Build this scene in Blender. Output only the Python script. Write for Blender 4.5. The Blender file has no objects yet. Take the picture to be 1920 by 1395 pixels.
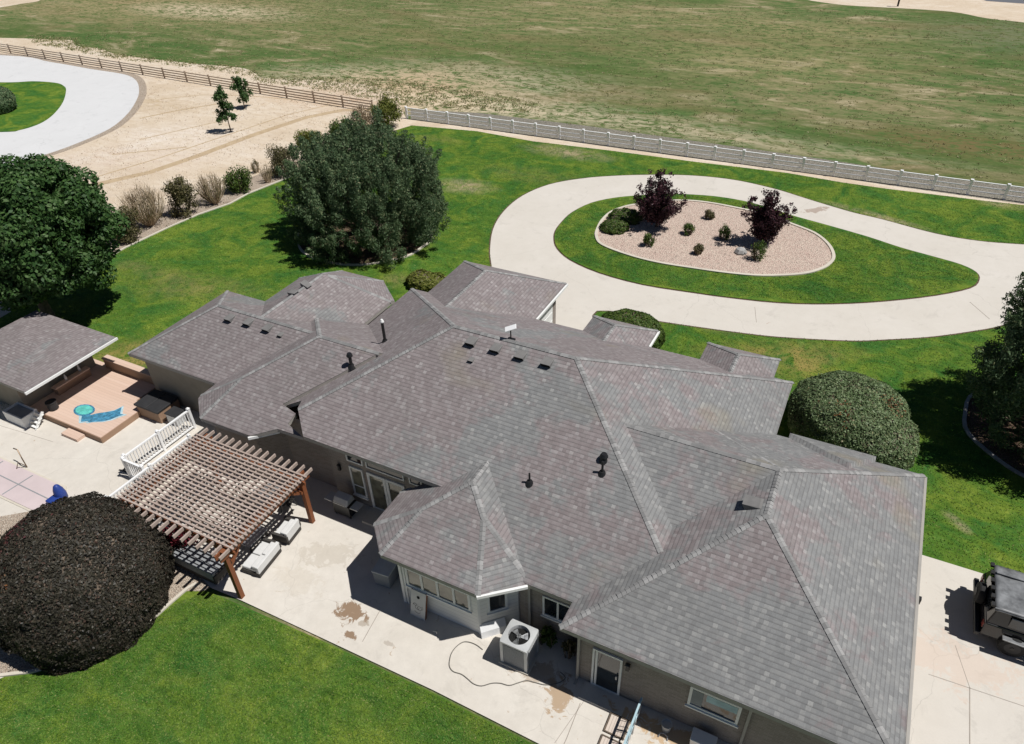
import bpy, bmesh, math, random
import numpy as np
from mathutils import Vector, Matrix, noise
PI = math.pi
R = math.radians
sc = bpy.context.scene
C = sc.collection
random.seed(4)
rng = np.random.default_rng(7)

# ------------------------------------------------------------------ camera
H = 19.0
PITCH, ROLL, YAW = 0.637819, -0.03343, -0.488982
FPX, CX, CY = 1351.988, 960.0, 697.5
_f = Vector((math.cos(PITCH)*math.sin(YAW), math.cos(PITCH)*math.cos(YAW), -math.sin(PITCH)))
_r = Vector((math.cos(YAW), -math.sin(YAW), 0))
_u = _r.cross(_f)
RT = _r*math.cos(ROLL) + _u*math.sin(ROLL)
UP = -_r*math.sin(ROLL) + _u*math.cos(ROLL)
cam_d = bpy.data.cameras.new('camera')
cam = bpy.data.objects.new('camera', cam_d)
C.objects.link(cam)
cam.matrix_world = Matrix(((RT.x, UP.x, -_f.x, 0), (RT.y, UP.y, -_f.y, 0), (RT.z, UP.z, -_f.z, H), (0, 0, 0, 1)))
cam_d.sensor_width = 36.0
cam_d.lens = 36.0*FPX/1920.0
cam_d.clip_end = 3000
sc.camera = cam

def at(px, py, z=0.0):
    """ground (or height z) point seen at a photograph pixel"""
    d = RT*((px-CX)/FPX) - UP*((py-CY)/FPX) + _f
    t = (z-H)/d.z
    return Vector((d.x*t, d.y*t, z))

# ------------------------------------------------------------------ light
SUN_EL, SUN_AZ = R(62.0), R(13.0)      # azimuth measured from +x towards +y
sdir = Vector((math.cos(SUN_EL)*math.cos(SUN_AZ), math.cos(SUN_EL)*math.sin(SUN_AZ), math.sin(SUN_EL)))
w = bpy.data.worlds.new('World')
sc.world = w
w.use_nodes = True
nt = w.node_tree
bg = nt.nodes['Background']
sky = nt.nodes.new('ShaderNodeTexSky')
sky.sky_type = 'NISHITA'
sky.sun_disc = False
sky.sun_elevation = SUN_EL
sky.sun_rotation = PI/2 - SUN_AZ
sky.altitude = 1700
sky.air_density = 0.65
sky.dust_density = 0.3
nt.links.new(sky.outputs[0], bg.inputs[0])
bg.inputs[1].default_value = 0.05
sd = bpy.data.lights.new('sun', 'SUN')
sd.energy = 5.0
sd.angle = R(0.5)
sd.color = (1.0, 0.975, 0.935)
so = bpy.data.objects.new('sun', sd)
C.objects.link(so)
so.rotation_euler = sdir.to_track_quat('Z', 'Y').to_euler()
so.location = (0, 0, 60)
sc.view_settings.view_transform = 'Standard'
sc.view_settings.look = 'None'
sc.view_settings.exposure = -0.09
sc.view_settings.gamma = 1.0

# ------------------------------------------------------------------ object helpers
def tag(o, label=None, cat=None, group=None, kind=None):
    if label: o['label'] = label
    if cat: o['category'] = cat
    if group: o['group'] = group
    if kind: o['kind'] = kind
    return o

def thing(name, label, cat, loc=(0, 0, 0), rz=0.0, group=None):
    o = bpy.data.objects.new(name, None)
    C.objects.link(o)
    o.location = loc
    o.rotation_euler = (0, 0, rz)
    o.empty_display_size = 0.3
    return tag(o, label, cat, group)

def copy_tree(o, parent=None, loc=None, rz=None, label=None, scale=None):
    c = o.copy()
    C.objects.link(c)
    if parent is not None: c.parent = parent
    for ch in list(o.children):
        copy_tree(ch, c)
    if loc is not None: c.location = loc
    if rz is not None: c.rotation_euler = (0, 0, rz)
    if scale is not None: c.scale = (scale,)*3 if not hasattr(scale, '__len__') else scale
    if label: c['label'] = label
    return c

class MB:
    """collects shapes into one mesh"""
    def __init__(s, T=None):
        s.v = []; s.f = []; s.T = T or Matrix.Identity(4)
    def add(s, vs, fs):
        n = len(s.v)
        s.v += [tuple(s.T @ Vector(p)) for p in vs]
        s.f += [tuple(i+n for i in f) for f in fs]
        return s
    def box(s, c, d, rz=0.0, M=None, taper=1.0):
        x, y, z = d[0]/2, d[1]/2, d[2]/2
        t = taper
        P = [(-x, -y, -z), (x, -y, -z), (x, y, -z), (-x, y, -z), (-x*t, -y*t, z), (x*t, -y*t, z), (x*t, y*t, z), (-x*t, y*t, z)]
        m = Matrix.Translation(c) @ (M if M is not None else Matrix.Rotation(rz, 4, 'Z'))
        return s.add([m @ Vector(p) for p in P], [(0, 3, 2, 1), (4, 5, 6, 7), (0, 1, 5, 4), (1, 2, 6, 5), (2, 3, 7, 6), (3, 0, 4, 7)])
    def bb(s, x0, x1, y0, y1, z0, z1):
        return s.box(((x0+x1)/2, (y0+y1)/2, (z0+z1)/2), (x1-x0, y1-y0, z1-z0))
    def bar(s, a, b, w_, h_=None):
        a = Vector(a); b = Vector(b); h_ = h_ or w_
        d = b-a
        M = d.to_track_quat('X', 'Z').to_matrix().to_4x4()
        return s.box((a+b)/2, (d.length, w_, h_), M=M)
    def tube(s, pts, r, n=8, cap=True):
        pts = [Vector(p) for p in pts]
        rs = r if hasattr(r, '__len__') else [r]*len(pts)
        V = []; F = []
        for i, p in enumerate(pts):
            d = (pts[min(i+1, len(pts)-1)] - pts[max(i-1, 0)]).normalized()
            a = d.orthogonal().normalized() if i == 0 else (a - d*a.dot(d)).normalized()
            b = d.cross(a)
            for k in range(n):
                t = 2*PI*k/n
                V.append(p + (a*math.cos(t) + b*math.sin(t))*rs[i])
        for i in range(len(pts)-1):
            for k in range(n):
                k2 = (k+1) % n
                F.append((i*n+k, i*n+k2, (i+1)*n+k2, (i+1)*n+k))
        if cap:
            F.append(tuple(range(n-1, -1, -1)))
            F.append(tuple((len(pts)-1)*n+k for k in range(n)))
        return s.add(V, F)
    def lathe(s, c, prof, n=16):
        c = Vector(c); V = []; F = []
        for (r, z) in prof:
            for k in range(n):
                t = 2*PI*k/n
                V.append(c + Vector((r*math.cos(t), r*math.sin(t), z)))
        for i in range(len(prof)-1):
            for k in range(n):
                k2 = (k+1) % n
                F.append((i*n+k, i*n+k2, (i+1)*n+k2, (i+1)*n+k))
        F.append(tuple(range(n-1, -1, -1)))
        F.append(tuple((len(prof)-1)*n+k for k in range(n)))
        return s.add(V, F)
    def prism(s, poly, z0, z1):
        n = len(poly)
        V = [(p[0], p[1], z0) for p in poly] + [(p[0], p[1], z1) for p in poly]
        F = [tuple(range(n-1, -1, -1)), tuple(range(n, 2*n))] + [(k, (k+1) % n, n+(k+1) % n, n+k) for k in range(n)]
        return s.add(V, F)
    def build(s, name, mat, parent=None, bevel=0.0, smooth=False):
        me = bpy.data.meshes.new(name)
        off = Vector((0, 0, 0)); rz = 0
        M = Matrix.Identity(4)
        p = parent
        while p is not None:
            if p.type == 'EMPTY':
                M = (Matrix.Translation(p.location) @ p.rotation_euler.to_matrix().to_4x4()).inverted()
            p = p.parent
        me.from_pydata([tuple(M @ Vector(v)) for v in s.v], [], s.f)
        me.materials.append(mat)
        me.update()
        if smooth:
            me.polygons.foreach_set('use_smooth', [True]*len(me.polygons))
        o = bpy.data.objects.new(name, me)
        C.objects.link(o)
        if parent is not None: o.parent = parent
        if bevel:
            b = o.modifiers.new('bevel', 'BEVEL'); b.width = bevel; b.segments = 2; b.limit_method = 'ANGLE'
        return o

# ------------------------------------------------------------------ materials
class NT:
    def __init__(s, name):
        m = bpy.data.materials.new(name); m.use_nodes = True
        s.m = m; s.t = m.node_tree; s.N = s.t.nodes; s.L = s.t.links
        s.b = s.N['Principled BSDF']
    def n(s, typ, **k):
        x = s.N.new('ShaderNode'+typ)
        for a, v in k.items(): setattr(x, a, v)
        return x
    def put(s, sock, v):
        if v is None: return
        if isinstance(v, bpy.types.NodeSocket): s.L.new(v, sock)
        else:
            if sock.type == 'RGBA' and len(v) == 3: v = (*v, 1)
            sock.default_value = v
    def pos(s): return s.n('NewGeometry').outputs['Position']
    def scale(s, vec, k):
        x = s.n('VectorMath', operation='MULTIPLY'); s.put(x.inputs[0], vec); x.inputs[1].default_value = k; return x.outputs[0]
    def noise(s, vec, sc_, det=4, rough=.55, dist=0.0):
        x = s.n('TexNoise'); s.put(x.inputs['Vector'], vec); x.inputs['Scale'].default_value = sc_
        x.inputs['Detail'].default_value = det; x.inputs['Roughness'].default_value = rough; x.inputs['Distortion'].default_value = dist
        return x.outputs['Fac']
    def math(s, op, a, b=None, c=None, clamp=False):
        x = s.n('Math', operation=op); x.use_clamp = clamp
        s.put(x.inputs[0], a)
        if b is not None: s.put(x.inputs[1], b)
        if c is not None: s.put(x.inputs[2], c)
        return x.outputs[0]
    def ramp(s, fac, lo, hi, a=0.0, b=1.0):
        x = s.n('MapRange'); s.put(x.inputs[0], fac)
        x.inputs[1].default_value = lo; x.inputs[2].default_value = hi; x.inputs[3].default_value = a; x.inputs[4].default_value = b
        return x.outputs[0]
    def mix(s, fac, a, b, blend='MIX'):
        x = s.n('MixRGB', blend_type=blend); s.put(x.inputs[0], fac); s.put(x.inputs[1], a); s.put(x.inputs[2], b)
        return x.outputs[0]
    def cr(s, fac, stops, interp='LINEAR'):
        x = s.n('ValToRGB'); s.put(x.inputs[0], fac)
        e = x.color_ramp; e.interpolation = interp
        while len(e.elements) < len(stops): e.elements.new(0.5)
        for el, (p, c) in zip(e.elements, stops):
            el.position = p; el.color = (*c, 1)
        return x.outputs[0]
    def bump(s, h, strength=.5, dist=.02):
        x = s.n('Bump'); s.put(x.inputs['Height'], h); x.inputs['Strength'].default_value = strength; x.inputs['Distance'].default_value = dist
        s.L.new(x.outputs[0], s.b.inputs['Normal'])
    def fin(s, col=None, rough=.8, metal=0.0, spec=.3):
        s.put(s.b.inputs['Base Color'], col); s.put(s.b.inputs['Roughness'], rough)
        s.b.inputs['Metallic'].default_value = metal
        s.b.inputs['Specular IOR Level'].default_value = spec
        return s.m
    def ellipse(s, cx, cy, rx, ry, soft=.5, ang=0.0):
        """1 inside an ellipse on the ground, fading out, with a noisy edge"""
        g = s.n('Mapping'); g.vector_type = 'POINT'
        s.put(g.inputs['Vector'], s.pos())
        m = Matrix.Rotation(-ang, 3, 'Z') @ Vector((-cx, -cy, 0))
        g.inputs['Rotation'].default_value = (0, 0, -ang)
        g.inputs['Location'].default_value = (m.x/rx, m.y/ry, 0)
        g.inputs['Scale'].default_value = (1/rx, 1/ry, 0)
        # mapping applies scale, rotation, location; use separate scaling for correctness
        s.N.remove(g)
        sub = s.n('VectorMath', operation='SUBTRACT'); s.put(sub.inputs[0], s.pos()); sub.inputs[1].default_value = (cx, cy, 0)
        rot = s.n('VectorRotate', rotation_type='Z_AXIS'); s.put(rot.inputs['Vector'], sub.outputs[0]); rot.inputs['Angle'].default_value = -ang
        scl = s.scale(rot.outputs[0], (1/rx, 1/ry, 0))
        ln = s.n('VectorMath', operation='LENGTH'); s.put(ln.inputs[0], scl)
        return s.ramp(ln.outputs['Value'], 1+soft, 1-soft)

def simple(name, col, rough=.6, metal=0.0, spec=.4, var=.12, sc_=3.0, bump=0.0):
    t = NT(name)
    n_ = t.noise(t.n('TexCoord').outputs['Object'], sc_, 5, .6)
    c = t.mix(t.ramp(n_, .3, .7), tuple(v*(1-var) for v in col), tuple(min(1, v*(1+var)) for v in col))
    if bump: t.bump(t.noise(t.pos(), 40, 3), bump, .01)
    return t.fin(c, rough, metal, spec)

def m_grass():
    t = NT('lawn_grass')
    p = t.pos()
    big = t.noise(p, .16, 5, .65, .5)
    hue = t.noise(p, .55, 4, .7, .8)
    st = t.noise(t.scale(p, (.8, 2.6, 1)), 1.5, 5, .75, .6)
    blot = t.noise(p, 2.6, 5, .8, .5)
    fine = t.noise(p, 9, 4, .85)
    ff = t.noise(p, 30, 3, .8)
    c = t.cr(t.ramp(hue, .36, .62), [(0, (.050, .150, .026)), (.45, (.088, .182, .024)), (1, (.165, .235, .030))])
    c = t.mix(t.ramp(big, .38, .62, .6, 0), c, t.mix(1.0, c, (.72, .80, .70), 'MULTIPLY'))
    c = t.mix(t.ramp(st, .50, .66, 0, .7), c, t.mix(1.0, c, (.62, .70, .62), 'MULTIPLY'))
    c = t.mix(t.ramp(st, .46, .34, 0, .6), c, t.mix(1.0, c, (1.45, 1.32, 1.5), 'MULTIPLY'))
    c = t.mix(t.ramp(blot, .54, .68, 0, .75), c, t.mix(1.0, c, (1.65, 1.42, 1.9), 'MULTIPLY'))
    c = t.mix(t.ramp(blot, .46, .32, 0, .75), c, t.mix(1.0, c, (.55, .62, .50), 'MULTIPLY'))
    c = t.mix(t.ramp(fine, .56, .72, 0, .8), c, t.mix(1.0, c, (1.7, 1.5, 1.8), 'MULTIPLY'))
    c = t.mix(t.ramp(fine, .44, .28, 0, .8), c, t.mix(1.0, c, (.45, .5, .4), 'MULTIPLY'))
    c = t.mix(t.ramp(ff, .3, .55, .55, 0), c, t.mix(1.0, c, (.4, .45, .4), 'MULTIPLY'))
    # worn and dry spots
    edge = t.noise(p, 1.1, 5, .7, .8)
    tot = None
    for (px, py, rx, ry, a, k, col) in LAWN_SPOTS:
        q = at(px, py)
        e = t.ellipse(q.x, q.y, rx, ry, .75, a)
        f = t.math('MULTIPLY', e, t.ramp(edge, .36, .6), clamp=True)
        f = t.math('MULTIPLY', f, k)
        c = t.mix(f, c, col)
    t.bump(t.math('ADD', fine, ff), .6, .06)
    return t.fin(c, .9, 0, .12)

TAN = (.42, .33, .21); OCH = (.30, .235, .075); STRAW = (.27, .22, .09)
LAWN_SPOTS = [(370, 545, 3.2, 1.0, .3, .5, STRAW), (255, 500, 1.0, .6, .2, .6, STRAW), (872, 350, 1.6, .9, .1, .9, TAN), (1065, 287, 2.6, .9, 0, .85, TAN),
              (1000, 330, 3.0, 1.0, 0, .4, STRAW), (240, 672, 1.2, 1.2, 0, 1.0, OCH), (265, 690, 2.0, 1.0, 0, 1.0, OCH), (1460, 662, 2.6, .7, .4, .9, OCH), (1500, 690, 1.2, .8, 0, .9, OCH),
              (1793, 981, .38, .16, -.7, 1.0, TAN), (1640, 405, 2.2, .35, -.3, .8, TAN), (820, 262, 1.6, .6, 0, .5, STRAW), (740, 527, .6, .6, 0, .7, STRAW),
              (700, 430, 3.0, 2.0, 0, .3, STRAW), (1340, 615, .8, .4, 0, .5, STRAW), (1880, 385, 1.0, .5, 0, .6, TAN), (330, 520, 2.5, .6, .2, .45, STRAW)]

def m_field():
    t = NT('field_grass')
    p = t.pos()
    sx = t.scale(p, (.55, 1.5, 1))
    big = t.noise(sx, .05, 5, .6, .7)
    mid = t.noise(sx, .22, 6, .72, .8)
    fine = t.noise(t.scale(p, (1, 2.0, 1)), 1.8, 5, .78)
    ff = t.noise(p, 9, 3, .7)
    c = t.cr(t.ramp(mid, .38, .63), [(0, (.058, .120, .032)), (.38, (.090, .144, .044)), (.60, (.150, .166, .068)), (.80, (.24, .215, .115)), (1, (.38, .33, .21))])
    c = t.mix(t.ramp(big, .42, .60, 0, .8), c, (.070, .118, .030))
    c = t.mix(t.ramp(t.noise(sx, .10, 3, .5, 1.0), .54, .70, 0, .6), c, (.175, .135, .065))
    c = t.mix(t.ramp(fine, .52, .74, 0, .65), c, (.26, .24, .11))
    c = t.mix(t.ramp(fine, .46, .28, 0, .6), c, (.045, .068, .016))
    sm = t.noise(t.scale(p, (1, 2.6, 1)), .7, 6, .8, .8)
    c = t.mix(t.ramp(sm, .52, .66, 0, .75), c, t.mix(1.0, c, (1.7, 1.55, 1.75), 'MULTIPLY'))
    c = t.mix(t.ramp(sm, .46, .34, 0, .75), c, t.mix(1.0, c, (.62, .68, .6), 'MULTIPLY'))
    c = t.mix(t.ramp(ff, .30, .58, .45, 0), c, (.045, .062, .018))
    edge = t.noise(t.scale(p, (.8, 1.5, 1)), .9, 6, .8, 1.2)
    for (px, py, rx, ry, a, k, col) in FIELD_SPOTS:
        q = at(px, py)
        f = t.math('MULTIPLY', t.ellipse(q.x, q.y, rx, ry, .6, a), t.ramp(edge, .44, .54), clamp=True)
        c = t.mix(t.math('MULTIPLY', f, k), c, col)
    return t.fin(c, .95, 0, .1)
DIRT = (.50, .36, .23); PALE = (.60, .50, .36); BRN = (.17, .12, .055)
FIELD_SPOTS = [(640, 160, 9, 5, -.1, .75, PALE), (900, 150, 12, 5, 0, .5, PALE), (770, 165, 7, 6, 0, .7, DIRT), (760, 185, 6, 3.0, 0, 1.0, DIRT), (830, 195, 8, 2.4, 0, .9, PALE), (1000, 200, 16, 2.0, 0, .45, PALE), (1180, 235, 20, 1.6, 0, .4, PALE),
               (1560, 190, 14, 5, .1, .55, (.26, .22, .12)), (1440, 110, 13, 8, .1, .6, (.30, .26, .13)), (1840, 275, 8, 2.5, 0, .75, BRN), (1300, 25, 40, 5, 0, .35, (.28, .24, .13)), (300, 10, 30, 12, .2, .8, (.34, .27, .15)), (400, 22, 12, 4, 0, .7, PALE), (640, 60, 26, 8, .1, .45, (.26, .22, .11)), (1120, 30, 20, 12, 0, .5, (.30, .25, .13)),
               (1530, 60, 12, 5, 0, .5, (.33, .27, .14)), (1900, 65, 8, 8, 0, .7, (.16, .17, .10))]

def m_dirt():
    t = NT('bare_dirt')
    p = t.pos()
    a = t.noise(p, .16, 5, .6, .5)
    b = t.noise(t.scale(p, (1, 2.4, 1)), .8, 5, .7, .7)
    f = t.noise(p, 7, 4, .75)
    c = t.cr(t.ramp(a, .3, .7), [(0, (.56, .46, .34)), (.5, (.66, .57, .455)), (1, (.70, .63, .54))])
    c = t.mix(t.ramp(b, .44, .62, .0, .65), c, (.54, .43, .31))
    c = t.mix(t.ramp(t.noise(p, 2.3, 6, .8, .6), .55, .66, 0, .5), c, (.46, .36, .27))
    c = t.mix(t.ramp(t.noise(t.scale(p, (.5, 3, 1)), 1.3, 4, .7, 1.2), .62, .72, 0, .55), c, (.42, .33, .25))
    c = t.mix(t.ramp(f, .35, .65, .3, 0), c, (.48, .37, .27))
    edge = t.noise(t.scale(p, (1, 1.6, 1)), .7, 6, .75, 1.0)
    for (px_, py_, rx, ry, a_, k, col) in ((290, 193, 4.0, 2.2, 0, .7, (.44, .33, .20)), (255, 235, 4.5, 1.5, .5, .6, (.48, .37, .24)), (150, 118, 14, 1.6, 0, .5, (.52, .40, .29)), (560, 185, 9, 2.5, 0, .5, (.55, .43, .31)),
                 (360, 260, 6, 3.5, 0, .35, (.78, .72, .68)), (230, 300, 5, 2.0, .3, .5, (.56, .44, .36)), (650, 185, 7, 2.5, 0, .8, (.50, .36, .25)), (150, 345, 6, 2.5, 0, .4, (.50, .41, .33)), (500, 230, 6, 1.5, .3, .35, (.54, .42, .28))):
        q = at(px_, py_)
        c = t.mix(t.math('MULTIPLY', t.math('MULTIPLY', t.ellipse(q.x, q.y, rx, ry, .8, a_), t.ramp(edge, .38, .6), clamp=True), k), c, col)
    t.bump(t.math('ADD', b, f), .5, .08)
    return t.fin(c, .95, 0, .1)

def m_track():
    t = NT('damp_track')
    p = t.pos()
    c = t.mix(t.ramp(t.noise(p, 1.2, 5, .7), .35, .65), (.40, .30, .19), (.50, .39, .26))
    return t.fin(c, .95, 0, .1)

def m_concrete(name, col, col2, joint=None, stains=(), warm=None, tone=.16):
    t = NT(name)
    p = t.pos()
    a = t.noise(p, .35, 5, .6, .3)
    b = t.noise(p, 2.4, 5, .7)
    f = t.noise(p, 22, 3, .7)
    c = t.mix(t.ramp(a, .3, .7), col, col2)
    c = t.mix(t.ramp(b, .35, .65, tone, 0), c, tuple(v*.82 for v in col))
    c = t.mix(t.ramp(f, .35, .6, .10, 0), c, tuple(v*.7 for v in col))
    c = t.mix(t.ramp(t.noise(p, .9, 5, .75, .6), .56, .66, 0, .30), c, tuple(v*.70 for v in col))
    # hairline cracks
    v = t.n('TexVoronoi', feature='DISTANCE_TO_EDGE'); v.inputs['Scale'].default_value = .16
    wv = t.n('VectorMath', operation='ADD'); t.put(wv.inputs[0], p)
    nn = t.n('TexNoise'); t.put(nn.inputs['Vector'], p); nn.inputs['Scale'].default_value = .8; nn.inputs['Detail'].default_value = 5
    t.put(wv.inputs[1], nn.outputs['Color']); t.L.new(wv.outputs[0], v.inputs['Vector'])
    c = t.mix(t.math('MULTIPLY', t.ramp(v.outputs['Distance'], .0, .0022, .35, 0), 1.0), c, tuple(q*.5 for q in col))
    edge = t.noise(p, 2.6, 5, .72, .8)
    for (px, py, rx, ry, ang, k, sc3) in stains:
        q = at(px, py)
        fct = t.ramp(t.math('ADD', t.ellipse(q.x, q.y, rx*.9, ry*.9, .95, ang), t.math('MULTIPLY', t.math('SUBTRACT', edge, .5), 2.6)), .46, .60)
        c = t.mix(t.math('MULTIPLY', fct, k), c, sc3)
    t.bump(f, .15, .01)
    return t.fin(c, .85, 0, .25)

def m_gravel(name, c1, c2, c3, scale=14):
    t = NT(name)
    p = t.pos()
    v = t.n('TexVoronoi'); v.inputs['Scale'].default_value = scale; t.L.new(p, v.inputs['Vector'])
    s = t.n('SeparateColor'); t.L.new(v.outputs['Color'], s.inputs[0])
    c = t.cr(s.outputs[0], [(0, c1), (.5, c2), (.85, c3), (1, tuple(x*.45 for x in c2))])
    c = t.mix(t.ramp(t.noise(p, .8, 4, .6), .35, .65, 0, .3), c, c3)
    c = t.mix(t.ramp(v.outputs['Distance'], .30, .62, 0, .55), c, tuple(x*.35 for x in c1))
    t.bump(t.math('SUBTRACT', 1.0, v.outputs['Distance']), .8, .05)
    return t.fin(c, .9, 0, .2)

def m_shingle():
    t = NT('asphalt_shingle')
    g = t.n('NewGeometry')
    nrm = g.outputs['True Normal']; p = g.outputs['Position']
    sp = t.n('SeparateXYZ'); t.L.new(p, sp.inputs[0])
    cz = t.n('VectorMath', operation='CROSS_PRODUCT'); cz.inputs[0].default_value = (0, 0, 1); t.L.new(nrm, cz.inputs[1])
    nz = t.n('VectorMath', operation='NORMALIZE'); t.L.new(cz.outputs[0], nz.inputs[0])
    ln = t.n('VectorMath', operation='LENGTH'); t.L.new(cz.outputs[0], ln.inputs[0])
    du = t.n('VectorMath', operation='DOT_PRODUCT'); t.L.new(p, du.inputs[0]); t.L.new(nz.outputs[0], du.inputs[1])
    vv = t.math('DIVIDE', sp.outputs[2], t.math('MAXIMUM', ln.outputs['Value'], .05))
    warp = t.noise(p, 1.2, 2, .5)
    vv = t.math('ADD', vv, t.math('MULTIPLY', warp, .035))
    row = t.math('FLOOR', t.math('DIVIDE', vv, .125))
    fr = t.math('FRACT', t.math('DIVIDE', vv, .125))
    wn = t.n('TexWhiteNoise', noise_dimensions='1D'); t.L.new(row, wn.inputs['W'])
    uu = t.math('DIVIDE', t.math('ADD', du.outputs['Value'], t.math('MULTIPLY', wn.outputs['Value'], 3.0)), .115)
    col_i = t.math('FLOOR', uu)
    cv = t.n('CombineXYZ'); t.L.new(row, cv.inputs[0]); t.L.new(col_i, cv.inputs[1])
    tb = t.n('TexWhiteNoise', noise_dimensions='2D'); t.L.new(cv.outputs[0], tb.inputs['Vector'])
    tone = tb.outputs['Value']
    big = t.noise(p, .28, 3, .55, .5)
    med = t.noise(p, 1.3, 4, .7, .5)
    patch = t.math('ADD', t.math('MULTIPLY', big, .6), t.math('MULTIPLY', med, .4))
    lean = t.ramp(sp.outputs[0], 3.0, -12.0, -.10, .05)      # more of the mauve blend towards the left wings
    patch = t.math('ADD', patch, lean)
    gray = t.cr(tone, [(0, (.200, .202, .202)), (.55, (.236, .239, .239)), (.86, (.252, .253, .249)), (.95, (.285, .285, .28)), (1, (.33, .33, .32))])
    mauve = t.cr(tone, [(0, (.212, .180, .180)), (.5, (.250, .215, .215)), (.86, (.280, .245, .245)), (.95, (.30, .27, .27)), (1, (.35, .32, .315))])
    c = t.mix(t.ramp(patch, .44, .50), gray, mauve)
    warm = t.noise(p, .45, 2, .5)
    c = t.mix(t.ramp(warm, .64, .74, 0, .45), c, (.27, .235, .165))
    c = t.mix(t.ramp(fr, .0, .34, .52, 0), c, (.075, .070, .070))  # shadow line of each course, painted into the colour
    c = t.mix(t.ramp(t.noise(p, 34, 3, .8), .3, .6, .30, 0), c, (.10, .097, .097))
    c = t.mix(t.ramp(t.noise(p, .22, 4, .7, .6), .42, .68, 0, .24), c, (.12, .115, .11))
    c = t.mix(t.ramp(t.noise(t.scale(p, (3.2, 3.2, .35)), .8, 4, .7), .52, .70, 0, .22), c, (.34, .335, .32))
    x = t.math('ADD', t.math('MULTIPLY', fr, -1.0), t.math('MULTIPLY', tone, .45))
    t.bump(x, .45, .018)
    return t.fin(c, .9, 0, .15)

def m_cap():
    t = NT('ridge_shingle')
    r = t.n('NewGeometry').outputs['Random Per Island']
    c = t.cr(r, [(0, (.20, .198, .196)), (.6, (.25, .247, .243)), (1, (.32, .315, .31))])
    return t.fin(c, .9, 0, .15)

def m_brick():
    t = NT('taupe_brick')
    p = t.pos()
    g = t.n('NewGeometry')
    s = t.n('SeparateXYZ'); t.L.new(p, s.inputs[0])
    u = t.math('ADD', s.outputs[0], s.outputs[1])
    cv = t.n('CombineXYZ'); t.L.new(u, cv.inputs[0]); t.L.new(s.outputs[2], cv.inputs[1])
    b = t.n('TexBrick'); t.L.new(cv.outputs[0], b.inputs['Vector'])
    b.inputs['Scale'].default_value = 1.0; b.inputs['Brick Width'].default_value = .20; b.inputs['Row Height'].default_value = .068
    b.inputs['Mortar Size'].default_value = .006
    b.inputs['Color1'].default_value = (.235, .20, .175, 1); b.inputs['Color2'].default_value = (.31, .265, .235, 1); b.inputs['Mortar'].default_value = (.34, .31, .285, 1)
    c = t.mix(t.ramp(t.noise(p, .7, 4, .6), .4, .7, 0, .4), b.outputs['Color'], (.28, .25, .22))
    c = t.mix(t.ramp(t.noise(p, 1.1, 3, .6), .55, .75, 0, .35), c, (.30, .20, .165))
    t.bump(b.outputs['Fac'], -.4, .01)
    return t.fin(c, .9, 0, .2)

def m_siding(name, col):
    t = NT(name)
    p = t.pos()
    s = t.n('SeparateXYZ'); t.L.new(p, s.inputs[0])
    fr = t.math('FRACT', t.math('DIVIDE', s.outputs[2], .17))
    c = t.mix(t.ramp(fr, .0, .12, .55, 0), col, tuple(v*.35 for v in col))
    t.bump(fr, -.5, .02)
    return t.fin(c, .55, 0, .4)

def m_wood(name, c1, c2, axis=0, plank=0.14, rough=.75, lines=True):
    t = NT(name)
    p = t.pos()
    s = t.n('SeparateXYZ'); t.L.new(p, s.inputs[0])
    q = s.outputs[1 if axis == 0 else 0]
    k = t.math('DIVIDE', q, plank)
    wn = t.n('TexWhiteNoise', noise_dimensions='1D'); t.L.new(t.math('FLOOR', k), wn.inputs['W'])
    st = t.noise(t.scale(p, (1, 9, 9) if axis == 0 else (9, 1, 9)), 3, 4, .6)
    c = t.mix(t.math('ADD', t.math('MULTIPLY', wn.outputs['Value'], .5), t.math('MULTIPLY', st, .5)), c1, c2)
    if lines: c = t.mix(t.ramp(t.math('FRACT', k), .0, .08, .45, 0), c, tuple(v*.25 for v in c1))
    return t.fin(c, rough, 0, .25)

def m_leaf(name, stops, rough=.55, trans=.25, lawn=False):
    t = NT(name)
    g = t.n('NewGeometry')
    r = g.outputs['Random Per Island']
    c = t.cr(r, stops)
    big = t.noise(t.pos(), 1.1, 3, .6)
    c = t.mix(t.ramp(big, .40, .62, 0, .35), c, stops[-2][1])
    if lawn:        # the blades follow the same broad patches as the turf below
        p = t.pos()
        a = t.noise(p, .16, 5, .65, .5); b = t.noise(t.scale(p, (.8, 2.6, 1)), 1.5, 5, .75, .6); h_ = t.noise(p, .55, 4, .7, .8); k_ = t.noise(p, 2.6, 5, .8, .5)
        c = t.mix(t.ramp(h_, .36, .62, 0, .7), c, t.mix(1.0, c, (1.28, 1.12, 1.0), 'MULTIPLY'))
        c = t.mix(t.ramp(a, .38, .62, .7, 0), c, t.mix(1.0, c, (.66, .76, .70), 'MULTIPLY'))
        c = t.mix(t.ramp(b, .50, .64, 0, .8), c, t.mix(1.0, c, (.55, .66, .60), 'MULTIPLY'))
        c = t.mix(t.ramp(k_, .46, .32, 0, .8), c, t.mix(1.0, c, (.50, .60, .5), 'MULTIPLY'))
        c = t.mix(t.ramp(k_, .56, .68, 0, .7), c, t.mix(1.0, c, (1.4, 1.35, 1.4), 'MULTIPLY'))
    t.fin(c, rough, 0, .25)
    tr = t.n('BsdfTranslucent'); t.put(tr.inputs[0], c)
    mx = t.n('MixShader'); mx.inputs[0].default_value = trans
    t.L.new(t.b.outputs[0], mx.inputs[1]); t.L.new(tr.outputs[0], mx.inputs[2])
    t.L.new(mx.outputs[0], t.N['Material Output'].inputs[0])
    return t.m

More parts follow.
